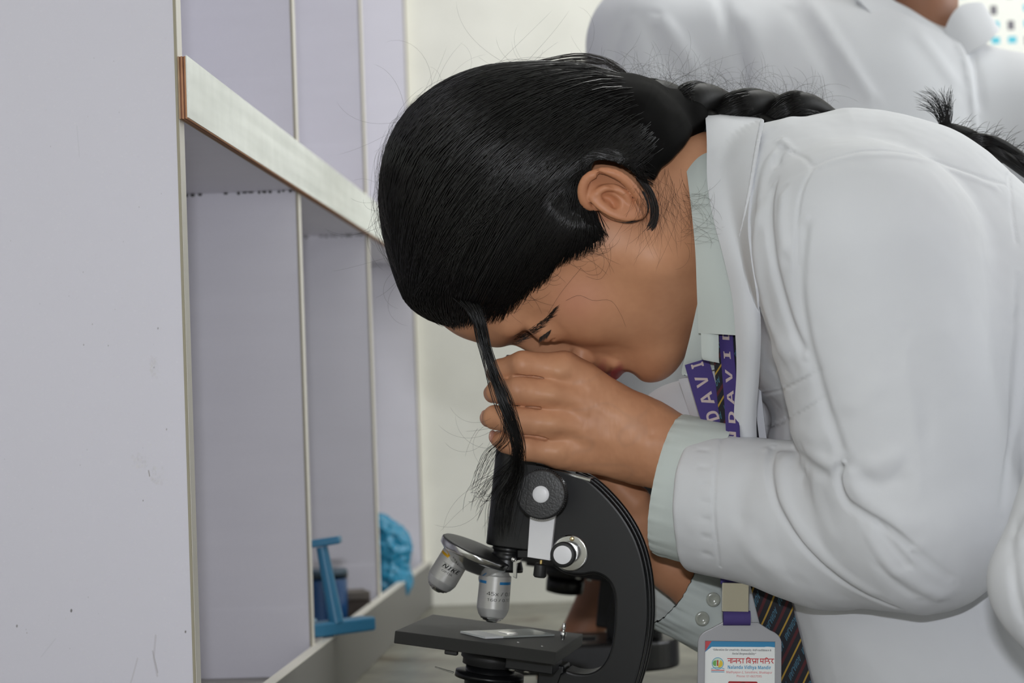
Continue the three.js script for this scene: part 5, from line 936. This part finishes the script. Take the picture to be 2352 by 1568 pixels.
// ------------------------------------------------------------ things on the shelf
{
  const YB = 0.9355, place = (u, v, d) => camPos.clone().addScaledVector(camBack, -d).addScaledVector(camRight, (u - MIDX) / FOCAL * d).addScaledVector(camUp, (MIDY - v) / FOCAL * d);
  const blue = std(0.035, 0.20, 0.36, 0.35), s = 2.25 / FOCAL;
  const p = place(762, 1452, 2.12); const st = thing('burette_stand', 'light blue metal stand with a slanting post on the shelf', 'stand', [p.x, 0.9636, p.z]);
  part('base_bar', new RoundedBoxGeometry(0.085, 0.014, 0.022, 2, 0.003).rotateY(0.85).translate(0.004, 0.008, -0.008), blue, st);
  part('foot', new RoundedBoxGeometry(0.014, 0.016, 0.05, 2, 0.003).translate(-0.024, 0.008, 0), blue, st);
  part('post', new THREE.CylinderGeometry(0.0058, 0.0075, 0.075, 20).rotateZ(0.16).translate(-0.001, 0.05, 0), blue, st);
  part('top_bar', new RoundedBoxGeometry(0.044, 0.007, 0.022, 2, 0.002).rotateZ(0.12).translate(-0.01, 0.091, 0), blue, st);
  const q = place(742, 1420, 2.46), jar = thing('storage_jar', 'dark blue plastic jar with a rim standing behind the blue stand', 'jar', [q.x, YB, q.z]);
  part('jar_body', new THREE.LatheGeometry([[0, 0], [0.026, 0], [0.028, 0.003], [0.0285, 0.056], [0.027, 0.06], [0.0, 0.06]].map(([a, b]) => new THREE.Vector2(a, b)), 40), std(0.010, 0.065, 0.19, 0.3), jar);
  part('jar_lid', new THREE.LatheGeometry([[0, 0.069], [0.028, 0.069], [0.0295, 0.067], [0.0295, 0.06], [0, 0.06]].map(([a, b]) => new THREE.Vector2(a, b)), 40), std(0.03, 0.06, 0.09, 0.4), jar);
  const k = place(803, 1400, 2.49), bx = thing('specimen_box', 'small worn brown box with a lid beside the blue jar', 'box', [k.x - 0.003, YB, k.z + 0.004]); bx.rotation.y = 0.3;
  part('box_body', new RoundedBoxGeometry(0.05, 0.032, 0.04, 2, 0.002).translate(0, 0.016, 0), std(0.05, 0.036, 0.028, 0.7), bx);
  part('box_lid', new RoundedBoxGeometry(0.053, 0.01, 0.043, 2, 0.002).translate(-0.002, 0.037, 0), std(0.10, 0.085, 0.072, 0.6), bx);
  part('tin_can', new THREE.CylinderGeometry(0.011, 0.011, 0.026, 24).translate(-0.016, 0.055, 0), std(0.3, 0.32, 0.33, 0.4, { metalness: 0.5 }), bx);
  // crumpled blue bag
  const b = makeFrame(2.8), bp = place(892, 1350, 2.8), bagAt = V(bp.x + 0.002, YB, bp.z), bag = thing('plastic_bag', 'crumpled bright blue plastic bag at the far end of the shelf', 'bag', bagAt.toArray());
  const bl = new Blob(); const c0 = b.local(bagAt); c0[1] -= 4;
  bl.add(ell([c0[0] - 4, c0[1] - 46, 0], [54, 54, 60]), 20).add(ell([c0[0] - 8, c0[1] - 122, 0], [56, 58, 54]), 26).add(ell([c0[0] - 30, c0[1] - 172, 0], [34, 26, 34]), 20);
  const z0 = c0[2]; bl.extra = (x, y, z) => { const n = Math.abs(noise3.noise(x * 0.035, y * 0.035, z * 0.035)) * 14 + Math.abs(noise3.noise(x * 0.08 + 3, y * 0.08, z * 0.08)) * 6; return n - 6; };
  const floorCut = (x, y, z) => smax(bl.f(x, y, z - z0), y - c0[1] - 1, 6);
  part('bag_film', solid(b, bagAt, net(floorCut, [c0[0] - 100, c0[1] - 230, z0 - 90], [c0[0] + 80, c0[1] + 10, z0 + 90], 5)), std(0.01, 0.27, 0.47, 0.25, { transmission: 0.25, thickness: 0 }), bag);
}
// ------------------------------------------------------------ notice on the back wall
{
  const tex = canvasTexture(512, 640, (c, w, h) => {
    c.fillStyle = '#f2f3ec'; c.fillRect(0, 0, w, h);
    seeded(3); for (let j = 0; j < 16; j++) for (let i = 0; i < 12; i++) { const dark = rnd() < 0.3; if (rnd() < 0.25) continue; c.fillStyle = dark ? '#77747c' : '#5cc6dc'; c.fillRect(24 + i * 40, 20 + j * 38, dark ? 16 : 20, dark ? 22 : 16); }
  });
  const c = camPos.clone().addScaledVector(camBack, -3.1).addScaledVector(camRight, (2420 - MIDX) / FOCAL * 3.1).addScaledVector(camUp, (MIDY - 40) / FOCAL * 3.1);
  const t = thing('wall_notice', 'white notice sheet with small cyan and grey marks on the back wall', 'notice', [c.x, c.y, ZB + 0.002]);
  part('sheet', new THREE.BoxGeometry(0.30, 0.38, 0.001), std(1, 1, 1, 0.6, { map: tex }), t);
}
// ------------------------------------------------------------ two more students in white coats
function person(frame, label, base, fields) {
  const g = thing('person', label, 'person', base.toArray());
  for (const [name, mat, lists, color] of fields) part(name, joined(lists.map(([f, lo, hi, h]) => solid(frame, base, net(f, lo, hi, h), color))), mat, g);
  return g;
}
const plainSkin = std(0.30, 0.135, 0.075, 0.5);
function simpleHead(b, hx, hy, hz, r, turn) {   // egg of a head with brow, nose, mouth, chin and ears
  const c = Math.cos(turn), s = Math.sin(turn), A = [[c, 0, s], [0, 1, 0], [-s, 0, c]], at = (f, y, q) => [hx + (f * c - q * s) * r, hy + y * r, hz + (f * s + q * c) * r];
  b.add(ell([hx, hy - 0.1 * r, hz], [r * 1.02, r * 1.12, r * 0.86], A), 10).add(ell(at(0.3, 0.55, 0), [r * 0.62, r * 0.72, r * 0.6], A), r * 0.3).add(cap(at(0.92, 0.12, 0), at(1.1, 0.42, 0), r * 0.08, r * 0.14), r * 0.12).add(ell(at(0.78, 0.76, 0), [r * 0.16, r * 0.1, r * 0.26], A), r * 0.1).add(ell(at(0.66, 1.08, 0), [r * 0.22, r * 0.18, r * 0.26], A), r * 0.2);
  for (const q of [-1, 1]) b.add(ell(at(-0.05, 0.25, q * 0.86), [r * 0.2, r * 0.3, r * 0.07], A), r * 0.05).sub(ell(at(0.92, 0.14, q * 0.34), [r * 0.12, r * 0.1, r * 0.16], A), r * 0.1);
}
{ // standing behind, back turned, one hand on the bench
  const F = makeFrame(2.25), q = F.L.bind(F), base = F.world(1990, 3000, 0); base.y = 0;
  const floorY = MIDY + 100 + (1.18 - 0) / F.S;
  const c = new Blob();
  c.add(cap([1950, 330, 0], [2060, 1250, 0], 330, 320, 1.25), 60).add(cap([1510, 92, -10], [1950, 172, 0], 150, 155, 1.1), 80).add(cap([1950, 172, 0], [2120, 235, 0], 155, 150, 1.1), 60).add(cap([2120, 235, 0], [2440, 290, 0], 150, 150, 1.1), 60)
    .add(cap([1488, 110, -10], [1500, 760, 30], 132, 108), 50).add(cap([1500, 760, 30], [1450, 1180, 60], 104, 84), 30)
    .add(cap([2440, 300, 0], [2520, 1000, 40], 140, 108), 50).add(cap([2520, 1000, 40], [2480, 1450, 120], 104, 84), 30)
    .add(cap([2060, 1250, 0], [2140, 2700, 0], 320, 340, 1.2), 80);
  const pick = (u, v) => { for (let w = 500; w > -300; w -= 6) if (c.f(u, v, w) < 0) return [u, v, w]; return [u, v, 0]; };
  for (const [pts, a, wd] of [[[[1640, -20], [1665, 90], [1690, 190], [1700, 300]], 10, 16], [[[1500, 50], [1545, 110], [1600, 190], [1660, 260]], -12, 16], [[[1480, 60], [1500, 130], [1560, 210], [1610, 260]], 9, 18], [[[1830, -20], [1880, 100], [1930, 200], [1970, 270]], -9, 14], [[[1800, 20], [1850, 130], [1900, 260]], 7, 18], [[[2060, 80], [2120, 160], [2170, 240]], -8, 20], [[[1440, 60], [1410, 120], [1400, 200]], 8, 14], [[[1700, 20], [1720, 140], [1740, 260]], -6, 24], [[[2170, 80], [2186, 150], [2200, 260], [2210, 360]], -10, 10], [[[2190, 90], [2208, 160], [2222, 280]], 10, 12]]) c.fold(spline(pts, 16).map(([u, v]) => pick(u, v)), a, wd);
  const cf = (x, y, z) => c.f(x, y, z) + noise3.noise(x * 0.01, y * 0.006, z * 0.01) * 4;
  const sk = new Blob(); sk.add(cap([2118, 80, -10], [2126, -120, -10], 82, 80), 30); simpleHead(sk, 2150, -290, -30, 190, Math.PI * 0.8);
  sk.add(cap([1450, 1150, 60], [1395, 1330, 80], 62, 56), 30).add(cap([1395, 1330, 80], [1312, 1475, 90], 56, 40), 30).add(cap([1312, 1475, 90], [1270, 1520, 95], 42, 40), 20);
  for (let i = 0; i < 4; i++) sk.add(cap([1282 + i * 12, 1520, 60 + i * 20], [1240 + i * 10, 1546, 50 + i * 26], 17, 13), 8);
  sk.add(cap([2110, 100, 0], [1990, 400, 0], 80, 180), 30).add(cap([1990, 400, 0], [2010, 1200, 0], 180, 180), 30).add(cap([1990, 330, 0], [1510, 160, -5], 120, 80), 30).add(cap([1505, 160, 0], [1500, 760, 30], 80, 70), 30).add(cap([1500, 760, 30], [1450, 1180, 60], 68, 60), 30).add(cap([1990, 330, 0], [2440, 330, 0], 120, 80), 30).add(cap([2440, 330, 0], [2520, 1000, 40], 80, 70), 30).add(cap([2520, 1000, 40], [2480, 1460, 120], 66, 56), 30);
  sk.add(cap([1300, 1500, 120], [1300, 1545, 140], 17, 14), 10);
  sk.add(cap([2480, 1450, 120], [2460, 1640, 160], 60, 40), 20).add(cap([2460, 1640, 160], [2440, 1720, 170], 44, 34), 20);
  const lg = new Blob(); for (const s of [-1, 1]) lg.add(cap([2030 + s * 120, 2400, 0], [2030 + s * 130, floorY - 160, 0], 130, 90), 20);
  const sh = new Blob(); for (const s of [-1, 1]) sh.add(cap([2030 + s * 130, floorY - 150, 0], [2030 + s * 140, floorY - 130, -160], 62, 50), 10);
  const hr = new Blob(); hr.add(ell([2150, -350, -40], [212, 200, 190]), 20); hr.sub(ell([2040, -230, -100], [150, 200, 140]), 20);
  person(F, 'person in white coat standing behind the bending one, head above the picture', base, [
    ['body', plainSkin, [[sk.f, [1180, -620, -320], [2600, 1800, 320], 11]]],
    ['trousers', std(0.03, 0.035, 0.06, 0.8), [[lg.f, [1650, 2150, -260], [2420, floorY + 20, 260], 24]]],
    ['shoes', std(0.02, 0.02, 0.02, 0.4), [[sh.f, [1750, floorY - 300, -300], [2320, floorY + 40, 200], 18]]],
    ['hair', hairMat, [[hr.f, [1900, -620, -280], [2420, -100, 200], 14]]],
    ['lab_coat', coatMat, [[cf, [1300, -130, -460], [2720, 3200, 460], 12]]],
  ]);
  const p2 = scene.children[scene.children.length - 1];
  const st2 = (rows) => solid(F, base, sheet(rows, 7));
  const stripF = (a, b, n, m) => { const fit = (p) => F.L(...p), A = spline(a.map(fit), n), B = spline(b.map(fit), n), rows = []; for (let j = 0; j <= m; j++) rows.push(A.map((p, i) => p.map((v, k) => v + (B[i][k] - v) * j / m))); return rows; };
  part('collar', joined([st2(stripF([[2168, 74, 100], [2186, 34, 96], [2210, 12, 80], [2250, 8, 40], [2262, 20, 0]], [[2196, 156, 118], [2226, 124, 120], [2262, 102, 108], [2288, 78, 80], [2292, 66, 30]], 24, 6)), st2(stripF([[1990, -60, 60], [2040, -6, 96], [2100, 32, 110], [2168, 74, 104]], [[1960, -10, 120], [2020, 50, 150], [2090, 100, 150], [2172, 160, 140]], 24, 6))]), coatMat, p2);
}
{ // bystander at the right edge, only the bent sleeve is in the picture
  const F = makeFrame(1.3), base = F.world(3050, 3000, 0); base.y = 0; const floorY = MIDY + 110 + 1.18 / F.S;
  const c = new Blob();
  c.add(cap([2665, 760, 0], [2424, 1335, 60], 178, 160), 40).add(cap([2424, 1335, 60], [2760, 1800, 330], 155, 130), 30).add(cap([2700, 700, 0], [3500, 700, 0], 190, 190, 0.8), 120).add(cap([3100, 800, 0], [3100, 2300, 0], 420, 420, 0.9), 120).add(cap([3100, 2300, 0], [3100, 4000, 0], 430, 480, 0.9), 120).add(cap([3540, 760, 0], [3620, 1900, 60], 178, 140), 60);
  const pick = (u, v) => { for (let w = 600; w > -300; w -= 5) if (c.f(u, v, w) < 0) return [u, v, w]; return [u, v, 0]; };
  for (const [pts, a, wd] of [[[[2352, 1130], [2310, 1200], [2290, 1290], [2310, 1400], [2360, 1500]], 10, 14], [[[2330, 1200], [2318, 1240], [2296, 1220]], -8, 12], [[[2330, 1220], [2330, 1330], [2350, 1420], [2400, 1520]], -14, 26], [[[2300, 1260], [2288, 1340], [2310, 1430]], -7, 14], [[[2360, 1260], [2350, 1350], [2375, 1440]], 12, 18], [[[2440, 1200], [2400, 1300], [2420, 1400]], 12, 22]]) c.fold(spline(pts, 16).map(([u, v]) => pick(u, v)), a, wd);
  const cf = (x, y, z) => c.f(x, y, z) + noise3.noise(x * 0.008, y * 0.008, z * 0.008) * 5;
  const sk = new Blob(); sk.add(cap([3090, 640, 0], [3080, 300, 0], 180, 170), 30); simpleHead(sk, 3050, -60, 0, 330, Math.PI);
  sk.add(cap([3090, 500, 0], [3100, 1900, 0], 200, 260), 40).add(cap([3090, 750, 0], [2690, 770, 0], 130, 110), 30).add(cap([2690, 770, 0], [2440, 1335, 60], 110, 100), 30).add(cap([2440, 1335, 60], [2760, 1800, 330], 95, 90), 30).add(cap([3090, 750, 0], [3540, 800, 0], 130, 110), 30).add(cap([3540, 800, 0], [3620, 1920, 60], 110, 92), 30);
  sk.add(cap([2760, 1800, 330], [2860, 1960, 420], 105, 80), 20).add(cap([2860, 1960, 420], [2920, 2050, 460], 90, 80), 30);
  for (let i = 0; i < 4; i++) sk.add(cap([2900 + i * 30, 2060 + i * 8, 470 - i * 20], [2960 + i * 30, 2200, 500 - i * 20], 34, 27), 12);
  sk.add(cap([3620, 1900, 60], [3630, 2150, 80], 100, 80), 30).add(cap([3630, 2150, 80], [3630, 2400, 90], 90, 60), 30);
  const lg = new Blob(); for (const s of [-1, 1]) lg.add(cap([3100 + s * 40, 3800, s * 170], [3100 + s * 40, floorY - 230, s * 170], 200, 140), 20);
  const sh = new Blob(); for (const s of [-1, 1]) sh.add(cap([3110, floorY - 190, s * 170], [2860, floorY - 170, s * 175], 100, 80), 10);
  const hr = new Blob(); hr.add(ell([3110, -140, 0], [360, 350, 330]), 20); hr.sub(ell([2740, 60, 0], [330, 330, 420]), 30);
  person(F, 'person at the right edge, only a blurred white bent sleeve showing', base, [
    ['body', plainSkin, [[sk.f, [2560, -520, -520], [3800, 2500, 620], 20]]],
    ['trousers', std(0.03, 0.035, 0.06, 0.8), [[lg.f, [2750, 3500, -460], [3450, floorY + 20, 460], 34]]],
    ['shoes', std(0.02, 0.02, 0.02, 0.4), [[sh.f, [2700, floorY - 330, -380], [3300, floorY + 40, 380], 28]]],
    ['hair', hairMat, [[hr.f, [2700, -560, -420], [3540, 300, 420], 24]]],
    ['lab_coat', coatMat, [[cf, [2180, 440, -700], [3880, 4700, 700], 17]]],
  ]);
}
scene.traverse((o) => { if (o.isMesh) { o.castShadow = true; o.receiveShadow = true; } });
renderer.render(scene, camera);
